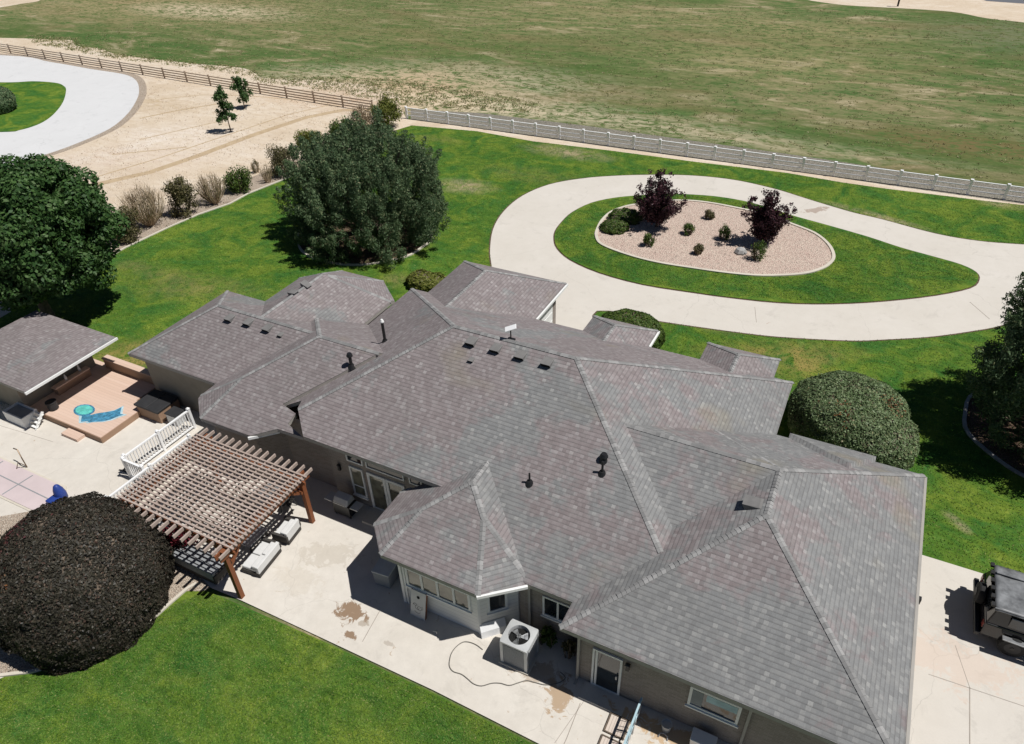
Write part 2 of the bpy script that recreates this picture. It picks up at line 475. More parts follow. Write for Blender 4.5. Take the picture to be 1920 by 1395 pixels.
def m_glass(name, col=(.012, .015, .018)):
    t = NT(name)
    c = t.mix(t.ramp(t.noise(t.pos(), 1.7, 3, .5), .4, .6), col, tuple(v*2.2 for v in col))
    return t.fin(c, .06, 0, .8)

M = {}
M['grass'] = m_grass()
M['field'] = m_field()
M['dirt'] = m_dirt()
M['track'] = m_track()
M['drive'] = m_concrete('driveway_concrete', (.575, .535, .475), (.62, .58, .525), stains=[(1530, 395, .9, .35, .8, .75, (.33, .25, .20)), (1765, 1235, 2.4, .8, .1, .35, (.60, .44, .34))])
M['patio'] = m_concrete('patio_concrete', (.60, .555, .49), (.655, .615, .555), tone=.4, stains=[(655, 1150, .55, .34, .3, 1.0, (.26, .18, .12)), (655, 1192, .26, .15, .3, 1.0, (.26, .18, .12)), (728, 1208, .16, .08, .3, .5, (.30, .25, .2)), (1048, 1306, .34, .6, .3, .95, (.41, .30, .20)), (1010, 1262, .9, .35, .2, .6, (.36, .27, .19)), (620, 1040, 1.2, .5, .4, .4, (.42, .37, .30)),
                    (680, 1170, .2, .1, .3, .6, (.30, .24, .18)), (1010, 1255, .5, .2, .3, .3, (.4, .3, .2)), (1260, 1385, 1.6, .35, 0, .8, (.48, .32, .17)), (560, 1090, .8, .5, 0, .25, (.48, .42, .33))])
M['white_conc'] = m_concrete('pale_concrete', (.60, .60, .60), (.635, .635, .635), tone=.08)
M['pink_gravel'] = m_gravel('pink_gravel', (.58, .42, .35), (.66, .51, .43), (.74, .63, .52), 16)
M['tan_gravel'] = m_gravel('tan_gravel', (.42, .32, .24), (.52, .42, .33), (.66, .58, .48), 24)
M['mulch'] = m_gravel('bark_mulch', (.11, .07, .05), (.17, .11, .075), (.24, .16, .12), 20)
M['ditch'] = m_gravel('gray_gravel', (.20, .19, .15), (.28, .26, .21), (.38, .34, .29), 14)
M['curb'] = m_concrete('curb_stone', (.55, .50, .42), (.64, .59, .50))
M['shingle'] = m_shingle()
M['cap'] = m_cap()
M['brick'] = m_brick()
M['siding'] = m_siding('white_siding', (.72, .72, .70))
M['taupe'] = simple('taupe_stucco', (.30, .265, .21), .85, var=.08, bump=.2)
M['white'] = simple('white_paint', (.78, .78, .76), .5, var=.05)
M['vinyl'] = simple('white_vinyl', (.80, .80, .80), .4, var=.04)
M['vinyl_f'] = simple('bright_vinyl', (.90, .90, .90), .4, var=.03)
M['fascia'] = simple('fascia_paint', (.34, .32, .29), .6, var=.08)
M['soffit'] = simple('soffit_paint', (.30, .28, .25), .8)
M['glass'] = m_glass('window_glass')
M['glass2'] = m_glass('curtained_glass', (.10, .095, .07))
M['black'] = simple('black_metal', (.012, .012, .013), .45, spec=.5, var=.3)
M['vent'] = simple('vent_metal', (.17, .165, .16), .7, var=.15)
M['dark'] = simple('dark_opening', (.006, .006, .006), .9)
M['metal'] = simple('galvanised_metal', (.42, .43, .44), .35, .7, var=.1)
M['acgray'] = simple('ac_housing', (.50, .51, .51), .45, .2, var=.08)
M['cedar'] = m_wood('cedar_stain', (.17, .058, .025), (.28, .105, .045), 0, .3, .6, False)
M['weath'] = m_wood('weathered_lattice', (.32, .25, .21), (.46, .375, .33), 0, .17, .85, False)
M['deck'] = m_wood('deck_boards', (.56, .40, .31), (.66, .50, .41), 0, .14, .7)
M['pale_wood'] = m_wood('pale_planks', (.50, .42, .36), (.62, .54, .47), 1, .2, .8, False)
M['deckv'] = m_wood('deck_trim', (.28, .18, .12), (.36, .24, .165), 0, .5, .75, False)
M['rail_wood'] = m_wood('fence_wood', (.36, .28, .21), (.50, .41, .32), 0, .4, .9, False)
M['bark'] = simple('tree_bark', (.13, .10, .075), .95, var=.35, sc_=8, bump=.6)
M['twig'] = m_leaf('dry_twigs', [(0, (.27, .20, .13)), (.5, (.40, .31, .21)), (1, (.52, .42, .30))], .9, .05)
M['cushion'] = simple('pale_cushion', (.60, .60, .59), .9, var=.06)
M['cushg'] = simple('gray_cushion', (.26, .27, .28), .9, var=.1)
M['rattan'] = simple('dark_rattan', (.05, .045, .04), .8, var=.4, sc_=30)
M['spa'] = simple('spa_cover', (.028, .028, .03), .6, var=.2)
M['cover'] = simple('pool_cover', (.56, .47, .47), .6, var=.07, sc_=.8)
M['turq'] = simple('turquoise_mat', (.10, .45, .40), .7, var=.35, sc_=6)
M['blue'] = simple('blue_plastic', (.02, .05, .24), .5, var=.2)
M['bluemat'] = simple('blue_mat', (.05, .20, .32), .7, var=.6, sc_=9)
M['paleblue'] = simple('pale_blue_trim', (.40, .55, .60), .7, var=.2)
M['rubber'] = simple('tyre_rubber', (.018, .018, .018), .85, var=.3)
M['carblack'] = simple('black_car_paint', (.012, .012, .014), .18, spec=.6, var=.3)
M['canvas'] = simple('gray_canvas_top', (.17, .175, .18), .3, spec=.6, var=.65, sc_=2.4)  # strong mottling paints the brighter patches of a glossy reflection
M['green_l'] = m_leaf('broad_leaf', [(0, (.020, .055, .014)), (.5, (.038, .092, .024)), (.88, (.072, .140, .036)), (1, (.14, .21, .09))])
M['pine_l'] = m_leaf('pine_needles', [(0, (.040, .078, .036)), (.5, (.085, .142, .065)), (.85, (.15, .215, .105)), (1, (.27, .26, .14))], .6, .25)
M['hedge_d'] = m_leaf('dark_barberry', [(0, (.020, .018, .015)), (.5, (.034, .031, .024)), (.9, (.060, .054, .038)), (1, (.085, .045, .036))], .5, .1)
M['hedge_g'] = m_leaf('green_hedge', [(0, (.065, .105, .038)), (.5, (.14, .205, .085)), (.9, (.24, .31, .16)), (1, (.32, .28, .15))], .5, .25)
M['bright_l'] = m_leaf('bright_shrub', [(0, (.04, .08, .015)), (.5, (.075, .13, .025)), (1, (.14, .18, .04))])
M['olive_l'] = m_leaf('olive_shrub', [(0, (.075, .075, .030)), (.5, (.13, .12, .055)), (1, (.22, .18, .09))])
M['yellow_l'] = m_leaf('yellow_green_leaf', [(0, (.09, .12, .02)), (.5, (.16, .18, .035)), (1, (.24, .24, .06))])
M['plum_l'] = m_leaf('plum_leaf', [(0, (.022, .010, .014)), (.5, (.045, .019, .026)), (1, (.10, .036, .045))], .45, .1)
M['stone'] = simple('boulder_stone', (.36, .35, .34), .9, var=.3, bump=.5)

# ------------------------------------------------------------------ ground
def sheet(name, pts, z, mat, label=None, smooth_n=0, kind='structure', side=0.0):
    """a flat area given by its outline on the ground"""
    P = [Vector((p[0], p[1])) for p in pts]
    if smooth_n:
        Q = []
        n = len(P)
        for i in range(n):
            a, b, c, d = P[i-1], P[i], P[(i+1) % n], P[(i+2) % n]
            for k in range(smooth_n):
                t = k/smooth_n
                Q.append(.5*((2*b) + (c-a)*t + (2*a-5*b+4*c-d)*t*t + (3*b-a-3*c+d)*t*t*t))
        P = Q
    bm = bmesh.new()
    vs = [bm.verts.new((p.x, p.y, z)) for p in P]
    f = bm.faces.new(vs)
    f.normal_update()
    if f.normal.z < 0: f.normal_flip()
    if side:
        r = bmesh.ops.extrude_face_region(bm, geom=[f])
        for v in [g for g in r['geom'] if isinstance(g, bmesh.types.BMVert)]: v.co.z += side
    bmesh.ops.triangulate(bm, faces=[q for q in bm.faces if len(q.verts) > 4])
    me = bpy.data.meshes.new(name); bm.to_mesh(me); bm.free()
    me.materials.append(mat)
    o = bpy.data.objects.new(name, me); C.objects.link(o)
    tag(o, kind=kind)
    return o, P

def px(pts, z=0.0): return [tuple(at(a, b, z))[:2] for a, b in pts]

def strip_along(name, P, width, z0, z1, mat, closed=True, seg=None):
    """a band of given width following an outline, with real height"""
    n = len(P); L = []; Rr = []
    for i in range(n):
        a = P[i-1] if (closed or i > 0) else P[i]
        b = P[(i+1) % n] if (closed or i < n-1) else P[i]
        d = (b-a).normalized(); nn = Vector((-d.y, d.x))
        L.append(P[i]+nn*width/2); Rr.append(P[i]-nn*width/2)
    m = MB()
    k = n if closed else n-1
    for i in range(k):
        j = (i+1) % n
        m.add([(L[i].x, L[i].y, z0), (L[j].x, L[j].y, z0), (Rr[j].x, Rr[j].y, z0), (Rr[i].x, Rr[i].y, z0),
               (L[i].x, L[i].y, z1), (L[j].x, L[j].y, z1), (Rr[j].x, Rr[j].y, z1), (Rr[i].x, Rr[i].y, z1)],
              [(4, 7, 6, 5), (0, 1, 5, 4), (2, 3, 7, 6)])
    return m.build(name, mat)

def soil(P, z): tag(strip_along('soil_edge', P, .16, z-.004, z, M['mulch']), kind='structure')

g0, _ = sheet('ground', [(-700, -150), (700, -150), (700, 900), (-700, 900)], 0.0, M['field'])
# bare dirt lot at the upper left
sheet('dirt_lot', px([(-500, 62), (0, 71), (100, 75), (135, 76), (143, 86), (190, 92), (225, 103), (350, 118), (450, 127), (477, 137), (493, 146), (556, 150), (620, 152), (690, 160), (745, 178), (752, 200),
      (762, 222), (775, 233), (700, 258), (640, 292), (527, 342), (467, 366), (372, 406), (236, 467), (180, 500), (80, 560), (-300, 760), (-900, 700), (-900, 300)]), .004, M['dirt'], smooth_n=5)
tk = [(120, 368), (180, 346), (281, 323), (372, 292), (467, 256), (520, 238), (575, 220), (640, 207), (740, 204)]
P = [Vector(p) for p in px(tk)]
tag(strip_along('dirt_track', P, .75, .005, .009, M['track'], closed=False), kind='structure')
tk = [(262, 222), (300, 214), (345, 205), (400, 196), (430, 192)]
tag(strip_along('dirt_track', [Vector(p) for p in px(tk)], .25, .005, .0095, M['track'], closed=False), kind='structure')
for off in ((( 60, 372), (160, 338), (300, 296), (430, 252), (540, 215), (620, 196)), ((262, 262), (330, 246), (400, 230), (430, 222)), ((300, 186), (380, 178), (470, 180), (560, 188), (640, 200)), ((210, 290), (280, 283), (350, 276))):
    tag(strip_along('dirt_track', [Vector(p) for p in px(off)], .16, .0045, .0085, M['track'], closed=False), kind='structure')
# neighbour's curved concrete drive
_, P = sheet('concrete_drive', px([(-400, 95), (0, 102), (100, 115), (175, 128), (238, 138), (262, 150), (268, 170), (262, 190), (245, 215), (212, 242), (150, 270), (88, 292), (0, 318), (-400, 420)]), .010, M['white_conc'], smooth_n=5)
tag(strip_along('rubble_edge', P, .7, .004, .014, M['tan_gravel']), kind='structure')
_, P = sheet('drive_island_lawn', px([(-200, 150), (0, 155), (62, 153), (105, 156), (120, 162), (124, 170), (118, 192), (100, 215), (75, 232), (38, 244), (0, 248), (-200, 250)]), .012, M['grass'], smooth_n=5, side=.03)
# far road
sheet('dirt_shoulder', px([(1510, -3), (1526, 2), (1590, 10), (1680, 15), (1784, 22), (1849, 34), (1920, 42), (2100, 62), (2300, 40), (2100, -14), (1500, -14)]), .004, M['dirt'], smooth_n=4)
sheet('road', px([(1790, -16), (1850, 2), (1920, 7), (2300, 45), (2300, -20)]), .010, simple('asphalt', (.12, .125, .14), .85))
sheet('dirt_shoulder', px([(-200, 48), (0, 14), (40, 7), (78, -2), (60, -30), (-200, -30)]), .004, M['dirt'], smooth_n=4)
# strip behind the white fence
sheet('gravel_strip', px([(770, 205), (900, 212), (1100, 236), (1300, 264), (1500, 292), (1700, 322), (1920, 352), (2300, 400), (2300, 460), (1920, 392), (1700, 362), (1474, 326), (1290, 304), (1150, 284), (1000, 262), (880, 247), (770, 232)]), .006, M['ditch'])
sheet('dirt_strip', px([(765, 224), (880, 239), (1000, 256), (1150, 277), (1300, 297), (1474, 319), (1655, 346), (1920, 383), (2300, 436), (2300, 470), (1920, 396), (1700, 366), (1474, 330), (1290, 308), (1150, 288), (1000, 266), (880, 251), (765, 240)]), .010, M['dirt'])
# lawn
LAWN = [(-300, 760), (-100, 650), (0, 598), (100, 540), (180, 500), (236, 467), (314, 430), (372, 405), (432, 384), (467, 365), (527, 341), (640, 291), (720, 252), (772, 236), (895, 247), (1000, 266), (1150, 284), (1300, 304),
        (1474, 325), (1578, 343), (1655, 354), (1752, 366), (1849, 378), (1920, 386), (2300, 445), (2300, 1235), (1831, 1076), (1724, 1043), (1500, 1000), (700, 960), (330, 760), (240, 690), (170, 700), (-300, 900)]
_, LP = sheet('lawn', px(LAWN), .014, M['grass'], side=.03)
# rear lawn
_, P = sheet('rear_lawn', px([(379, 1106), (452, 1136), (600, 1201), (813, 1301), (1000, 1397), (1200, 1500), (-500, 1700), (-500, 1400), (0, 1268), (60, 1262), (150, 1236), (211, 1212), (264, 1183), (323, 1130), (352, 1106)]), .014, M['grass'], side=.03)
# loop driveway
DR = [(919, 470), (925, 430), (945, 397), (980, 368), (1030, 347), (1090, 336), (1150, 331), (1220, 329), (1290, 330), (1350, 335), (1400, 343), (1458, 357), (1500, 370), (1545, 384), (1600, 400), (1655, 413), (1752, 439), (1833, 453), (1920, 460), (2100, 470), (2300, 478),
      (2300, 700), (2100, 610), (1920, 606), (1849, 618), (1752, 632), (1660, 638), (1591, 640), (1461, 633), (1380, 624), (1300, 613), (1233, 603), (1119, 584), (1100, 640), (960, 690), (930, 560), (922, 500)]
_, DP = sheet('driveway', px(DR), .048, M['drive'], smooth_n=4)
soil(DP, .046)
_, P = sheet('driveway_lawn', px([(1040, 452), (1042, 435), (1056, 416), (1075, 399), (1110, 382), (1151, 373), (1189, 369), (1235, 366), (1281, 366), (1340, 370), (1395, 379), (1440, 391), (1481, 405), (1539, 421), (1623, 445), (1687, 466), (1752, 484), (1800, 498), (1828, 512), (1833, 526), (1817, 541), (1752, 555), (1655, 566), (1558, 571), (1461, 569), (1365, 559), (1300, 550), (1205, 535), (1124, 513), (1070, 489), (1046, 468)]), .052, M['grass'], smooth_n=3, side=.03)
tag(strip_along('soil_edge', P, .15, .049, .053, M['mulch']), kind='structure')
_, P = sheet('gravel_bed', px([(1118, 446), (1120, 433), (1129, 416), (1145, 401), (1167, 392), (1189, 387), (1235, 381), (1281, 379), (1327, 383), (1381, 393), (1440, 406), (1481, 422), (1526, 440), (1552, 461), (1562, 481), (1558, 494), (1539, 507), (1500, 517), (1429, 520), (1365, 515), (1300, 506), (1232, 495), (1178, 481), (1129, 462)]), .084, M['pink_gravel'], smooth_n=4, side=.02)
cb = strip_along('bed_curb', P, .17, .05, .15, M['curb'])
tag(cb, 'scalloped pale concrete curb around the pink gravel bed in the driveway island', 'curb')
# planting bed at the lot edge
sheet('planting_bed', px([(-50, 590), (100, 545), (180, 506), (236, 470), (314, 434), (372, 409), (432, 388), (467, 369), (527, 345), (640, 295), (720, 254), (745, 240), (690, 240), (600, 275), (500, 322), (420, 350), (330, 375), (230, 425), (150, 460), (0, 520)]), .0125, M['tan_gravel'])
tag(strip_along('lawn_curb', [Vector(p) for p in px([(60, 553), (100, 535), (180, 497), (236, 466), (314, 429), (372, 404), (432, 383), (467, 364), (527, 340), (560, 326)])], .13, .0, .10, M['curb'], closed=False), 'low tan concrete curb along the left lawn edge beside the dry shrubs', 'curb')
# garage court
_, P = sheet('garage_court', px([(1500, 985), (1724, 1041), (1831, 1074), (1920, 1102), (2300, 1230), (2600, 1800), (1500, 1800), (1560, 1100)]), .050, M['drive'])
# joints
jm = simple('joint_filler', (.33, .29, .25), .9)
def joint(a, b, z, wd=.025):
    m = MB(); A = at(*a); B = at(*b); A.z = B.z = z
    m.bar(A, B, wd, .004); tag(m.build('expansion_joint', jm), kind='structure')
joint((1817, 1291), (1817, 1420), .052); joint((1817, 1291), (1790, 1212), .052, .012); joint((1740, 1266), (1817, 1292), .052, .02); joint((1817, 1292), (1960, 1340), .052, .02)
joint((1818, 568), (1855, 600), .050, .03); joint((1415, 577), (1418, 606), .050, .02)
# patio
_, P = sheet('patio', px([(379, 1097), (452, 1127), (600, 1196), (813, 1296), (1000, 1391), (1250, 1520), (1650, 1500), (1500, 1290), (900, 1000), (640, 850), (420, 700), (180, 690), (-400, 900), (-500, 1350), (0, 1275)]), .050, M['patio'])
joint((712, 1148), (680, 1205), .052, .02); joint((1088, 1320), (1062, 1387), .052, .02); joint((1062, 1387), (1056, 1400), .052, .02); joint((1095, 1316), (1040, 1395), .052, .012)
joint((-30, 790), (100, 830), .052, .015)
_, P = sheet('hedge_bed', px([(396, 1104), (352, 1110), (323, 1133), (264, 1186), (211, 1215), (150, 1238), (60, 1262), (0, 1270), (-300, 1280), (-300, 1050), (60, 960), (180, 960), (260, 985), (320, 1030)]), .054, M['tan_gravel'], smooth_n=2)
tag(strip_along('lawn_curb', [Vector(p) for p in px([(370, 1096), (352, 1106), (323, 1131), (264, 1184), (211, 1213), (150, 1237), (60, 1262), (0, 1269)])], .10, .0, .10, M['curb'], closed=False), 'curved pale curb between the rear lawn and the dark hedge bed', 'curb')

# ------------------------------------------------------------------ roofs
S = .53
def clip(poly, a, b, c):
    """keep the part of the polygon where a*x+b*y+c <= 0"""
    out = []
    n = len(poly)
    for i in range(n):
        p, q = poly[i], poly[(i+1) % n]
        dp = a*p[0]+b*p[1]+c; dq = a*q[0]+b*q[1]+c
        if dp <= 1e-9: out.append(p)
        if (dp < -1e-9 and dq > 1e-9) or (dp > 1e-9 and dq < -1e-9):
            t = dp/(dp-dq); out.append((p[0]+t*(q[0]-p[0]), p[1]+t*(q[1]-p[1])))
    return out
def rear(y0, ze=2.5, s=S): return (0, s, ze-s*y0)
def front(y0, ze=2.5, s=S): return (0, -s, ze+s*y0)
def left(x0, ze=2.5, s=S): return (s, 0, ze-s*x0)
def right(x0, ze=2.5, s=S): return (-s, 0, ze+s*x0)
def diag(x0, y0, sx, sy, ze=2.5, s=S):
    k = s/math.sqrt(2); return (k*sx, k*sy, ze-k*(sx*x0+sy*y0))
CAPS = []
ROOFS = []
def roof(outline, planes, parent, th=.15, white_edges=(), name='roof_section', caps=True):
    faces = []
    for i, A in enumerate(planes):
        poly = list(outline)
        for j, B in enumerate(planes):
            if i == j: continue
            poly = clip(poly, A[0]-B[0], A[1]-B[1], A[2]-B[2])
            if len(poly) < 3: break
        if len(poly) >= 3:
            Q = []
            for p in poly:
                if not Q or (abs(p[0]-Q[-1][0]) + abs(p[1]-Q[-1][1])) > 1e-5: Q.append(p)
            if len(Q) > 2 and (abs(Q[0][0]-Q[-1][0]) + abs(Q[0][1]-Q[-1][1])) < 1e-5: Q.pop()
            if len(Q) >= 3: faces.append((A, Q))
    key = {}; V = []; F = []
    def vid(x, y, z):
        k = (round(x, 3), round(y, 3))
        if k not in key:
            key[k] = len(V); V.append((x, y, z))
        return key[k]
    for A, Q in faces:
        F.append([vid(x, y, A[0]*x+A[1]*y+A[2]) for x, y in Q])
    F = [f for f in F if len(set(f)) == len(f)]
    n = len(V)
    cnt = {}
    for fi, f in enumerate(F):
        for a, b in zip(f, f[1:]+f[:1]): cnt.setdefault((min(a, b), max(a, b)), []).append((fi, a, b))
    m = MB()
    VV = V + [(x, y, z-th) for x, y, z in V]
    FF = [tuple(f) for f in F]
    m.add(V, FF)
    top = m.build(name, M['shingle'], parent)
    m2 = MB()
    m2.add([(x, y, z-.012) for x, y, z in V] + [(x, y, z-th) for x, y, z in V], [tuple(i+n for i in reversed(f)) for f in F] + [(a, a+n, b+n, b) for k, l in cnt.items() if len(l) == 1 for (_, a, b) in l])
    m2.build('fascia', M['fascia'], top)
    for k, l in cnt.items():
        if len(l) == 2 and caps:
            a, b = Vector(V[k[0]]), Vector(V[k[1]])
            if (b-a).length > .3:
                # convex edge test
                f1, f2 = F[l[0][0]], F[l[1][0]]
                c2 = sum((Vector(V[i]) for i in f2), Vector())/len(f2)
                n1 = (Vector(V[f1[1]])-Vector(V[f1[0]])).cross(Vector(V[f1[2]])-Vector(V[f1[1]]))
                if n1.z < 0: n1 = -n1
                if n1.dot(c2-a) < 0: CAPS.append((a, b, top))
    ROOFS.append((outline, planes))
    return top
def zroof(outline, planes, x, y): return min(A[0]*x+A[1]*y+A[2] for A in planes)
def inside(poly, x, y):
    r = False; j = len(poly)-1
    for i in range(len(poly)):
        if ((poly[i][1] > y) != (poly[j][1] > y)) and (x < (poly[j][0]-poly[i][0])*(y-poly[i][1])/(poly[j][1]-poly[i][1])+poly[i][0]): r = not r
        j = i
    return r
def ztop(x, y):
    zs = [zroof(o, pl, x, y) for o, pl in ROOFS if inside(o, x, y)]
    return max(zs) if zs else 0.0

house = thing('house', 'large single storey brick house with sprawling gray and mauve shingled hip roofs', 'house', (-9, 14, 0))
rect = lambda x0, x1, y0, y1: [(x0, y0), (x1, y0), (x1, y1), (x0, y1)]
# main hip roof
Mpl = [rear(11.1), front(23.47), left(-17.55), right(-.7)]
roof([(-14.6, 12.62), (-9.2, 12.62), (-9.2, 11.1), (-.7, 11.1), (-.7, 23.47), (-17.55, 23.47), (-17.55, 14.6), (-17.0, 13.75), (-15.75, 13.95), (-15.45, 13.45)], Mpl, house)
# garage hip roof
roof(rect(-4.31, 3.83, 10.25, 20.24), [rear(10.25), front(20.24), left(-4.31), right(3.83)], house)
# link roof between them
roof(rect(-5.4, -.24, 12.15, 20.24), [rear(12.1), front(20.243)], house)
# dining bay
roof([(-10.78, 12.45), (-10.78, 11.05), (-9.93, 10.18), (-6.70, 10.18), (-5.65, 11.1), (-5.65, 14.6), (-9.4, 14.6), (-9.4, 13.4)],
     [rear(10.18), left(-10.78), right(-5.65), diag(-9.93, 10.18, 1, 1), diag(-6.70, 10.18, -1, 1), diag(-10.78, 12.45, 1, -1, 2.5, 1.7)], house)
# left wing
LWpl = [rear(14.22), front(19.75), left(-25.3)]
roof(rect(-25.3, -13.0, 14.22, 19.75), LWpl, house)
# left rear bay
roof([(-20.42, 13.3), (-19.42, 12.45), (-17.05, 12.48), (-16.16, 12.97), (-15.07, 13.0), (-15.88, 13.22), (-15.80, 13.60), (-16.5, 13.75), (-13.2, 17.0), (-13.2, 20.05), (-20.42, 20.05)],
     [rear(12.45), left(-20.42), front(20.1), diag(-19.42, 12.45, 1, 1)], house)
# front left wing
roof([(-23.0, 18.5), (-23.0, 22.35), (-21.6, 23.5), (-19.2, 23.55), (-17.75, 22.35), (-17.75, 17.5), (-19, 16.9), (-21, 16.9)],
     [left(-23.0), right(-17.75), front(23.53), diag(-21.6, 23.5, 1, -1), diag(-19.2, 23.55, -1, -1)], house)
# front garage wing
roof(rect(-16.67, -11.27, 19.5, 26.8), [left(-16.67), right(-11.27), front(26.8)], house)
# two small entry roofs
roof(rect(-9.1, -6.28, 21.5, 24.75), [left(-9.1), right(-6.28), front(24.75)], house)
roof(rect(-4.2, -1.4, 21.5, 24.75), [left(-4.2), right(-1.4), front(24.75)], house)
# narrow raised eave on the garage front
roof(rect(-.3, 2.4, 17.6, 20.52), [front(20.52), left(-.3), right(2.4, 2.5, 1.2)], house, caps=False)

def make_caps():
    by = {}
    for a, b, top in CAPS:
        m = by.setdefault((top.name, tuple(a), tuple(b)), (MB(), top))[0]
        d = b-a; L = d.length; u = d.normalized()
        if u.z < 0: a, b, u = b, a, -u
        side = Vector((-u.y, u.x, 0)).normalized()
        upv = side.cross(u)*-1
        if upv.z < 0: upv = -upv
        n = int(L/.13)
        for i in range(n):
            p = a+u*(i*L/n)
            if ztop(p.x, p.y) > p.z+.06: continue
            q = p+u*(L/n*1.15)
            wd = .085; dr = .045 if abs(u.z) < .1 else .030
            h0 = .024; h1 = .010
            jit = random.uniform(-.008, .008)
            m.add([p+side*wd-Vector((0, 0, dr-h0)), p+Vector((0, 0, h0+jit)), p-side*wd-Vector((0, 0, dr-h0)),
                   q+side*wd-Vector((0, 0, dr-h1)), q+Vector((0, 0, h1+jit)), q-side*wd-Vector((0, 0, dr-h1)),
                   p+side*wd-Vector((0, 0, dr+.02)), p-side*wd-Vector((0, 0, dr+.02))],
                  [(0, 1, 4, 3), (1, 2, 5, 4), (0, 6, 7, 2, 1)])
    for nme, (m, top) in by.items():
        if m.v: m.build('ridge_cap', M['cap'], top)
make_caps()

def gutter(a, b, mat=None):
    m = MB(); m.bar(a, b, .075, .10); return m.build('gutter', mat or M['white'], house)
gutter((-6.72, 10.14, 2.44), (-5.62, 11.06, 2.44)); gutter((-17.08, 12.40, 2.44), (-16.33, 13.15, 2.44))
gutter((-11.22, 22.3, 2.44), (-11.22, 26.8, 2.44)); gutter((3.88, 10.3, 2.43), (3.88, 20.2, 2.43), M['fascia']); gutter((-6.23, 23.5, 2.44), (-6.23, 24.74, 2.44))

# ------------------------------------------------------------------ walls
def wall(pts, mat, name='wall', closed=True, cap=9.0, drop=.13, z0=0.0, low=None):
    m = MB()
    n = len(pts)
    for i in range(n if closed else n-1):
        a = Vector(pts[i]); b = Vector(pts[(i+1) % n])
        k = max(1, int((b-a).length/.6))
        for j in range(k):
            p = a+(b-a)*j/k; q = a+(b-a)*(j+1)/k
            zp = min(cap, ztop(p.x, p.y)-drop) if low is None else low
            zq = min(cap, ztop(q.x, q.y)-drop) if low is None else low
            m.add([(p.x, p.y, z0), (q.x, q.y, z0), (q.x, q.y, max(zq, .1)), (p.x, p.y, max(zp, .1))], [(0, 1, 2, 3)])
    return m.build(name, mat, house)
def zmin(outline_pl):
    return lambda x, y: min(A[0]*x+A[1]*y+A[2] for A in outline_pl)
# rear wall of the main block, seen below the high eave
def wall_pl(pts, planes, mat, closed=True, drop=.17, name='wall'):
    m = MB(); f = zmin(planes); n = len(pts)
    for i in range(n if closed else n-1):
        a = Vector(pts[i]); b = Vector(pts[(i+1) % n])
        k = max(1, int((b-a).length/.6))
        for j in range(k):
            p = a+(b-a)*j/k; q = a+(b-a)*(j+1)/k
            m.add([(p.x, p.y, 0), (q.x, q.y, 0), (q.x, q.y, f(q.x, q.y)-drop), (p.x, p.y, f(p.x, p.y)-drop)], [(0, 1, 2, 3)])
    return m.build(name, mat, house)
wall_pl([(-14.35, 13.3), (-10.4, 13.3), (-9.8, 12.9), (-5.9, 11.4), (-1.1, 11.42), (-1.1, 23.1), (-17.2, 23.1), (-17.2, 15.2), (-14.35, 15.2)], Mpl, M['brick'])
wall_pl([(-3.9, 10.55), (3.5, 10.55), (3.5, 19.9), (-3.9, 19.9)], [rear(10.25), front(20.24), left(-4.31), right(3.83)], M['brick'])
wall_pl([(-24.95, 14.55), (-13.2, 14.55), (-13.2, 19.4), (-24.95, 19.4)], LWpl, M['taupe'])
wall_pl([(-20.1, 13.45), (-19.28, 12.8), (-17.25, 12.8), (-16.5, 13.55), (-14.35, 13.56), (-14.35, 15), (-20.1, 17)], [rear(12.45), left(-20.42), diag(-19.42, 12.45, 1, 1)], M['brick'])
wall_pl([(-22.65, 19), (-22.65, 22.2), (-21.45, 23.15), (-19.35, 23.2), (-18.1, 22.2), (-18.1, 19)], [left(-23.0), right(-17.75), front(23.53), diag(-21.6, 23.5, 1, -1), diag(-19.2, 23.55, -1, -1)], M['brick'])
wall_pl([(-16.3, 22), (-11.62, 22), (-11.62, 26.4), (-16.3, 26.4)], [left(-16.67), right(-11.27), front(26.8)], M['brick'])
wall_pl([(-8.75, 22.5), (-6.63, 22.5), (-6.63, 24.4), (-8.75, 24.4)], [left(-9.1), right(-6.28), front(24.75)], M['brick'])
wall_pl([(-3.85, 22.5), (-1.75, 22.5), (-1.75, 24.4), (-3.85, 24.4)], [left(-4.2), right(-1.4), front(24.75)], M['brick'])
BAYW = [(-10.3, 12.9), (-10.3, 11.3), (-9.6, 10.55), (-6.98, 10.55), (-6.12, 11.42), (-6.12, 12.0)]
wall_pl(BAYW, [rear(10.18), left(-10.78), right(-5.65), diag(-9.93, 10.18, 1, 1), diag(-6.70, 10.18, -1, 1)], M['siding'], closed=False)

def frameM(p, ang):      # local x along the wall, local -y outwards
    return Matrix.Translation((p[0], p[1], 0)) @ Matrix.Rotation(ang, 4, 'Z')
def window(p, ang, x0, x1, z0, z1, mull=(), fw=.06, glass='glass', name='window', bars_h=(), sill=True, parent=None):
    T = frameM(p, ang)
    m = MB(T)
    m.bb(x0, x1, -.05, .02, z0, z0+fw); m.bb(x0, x1, -.05, .02, z1-fw, z1)
    m.bb(x0, x0+fw, -.05, .02, z0+fw, z1-fw); m.bb(x1-fw, x1, -.05, .02, z0+fw, z1-fw)
    for q in mull: m.bb(q-fw/2, q+fw/2, -.046, .02, z0+fw, z1-fw)
    for q in bars_h: m.bb(x0+fw, x1-fw, -.040, .02, q-fw/3, q+fw/3)
    if sill: m.bb(x0-.04, x1+.04, -.09, -.03, z0-.05, z0)
    f = m.build(name, M['white'], parent or house)
    g = MB(T); g.bb(x0+fw, x1-fw, -.022, .0, z0+fw, z1-fw)
    g.build('pane', M[glass], f)
    return f
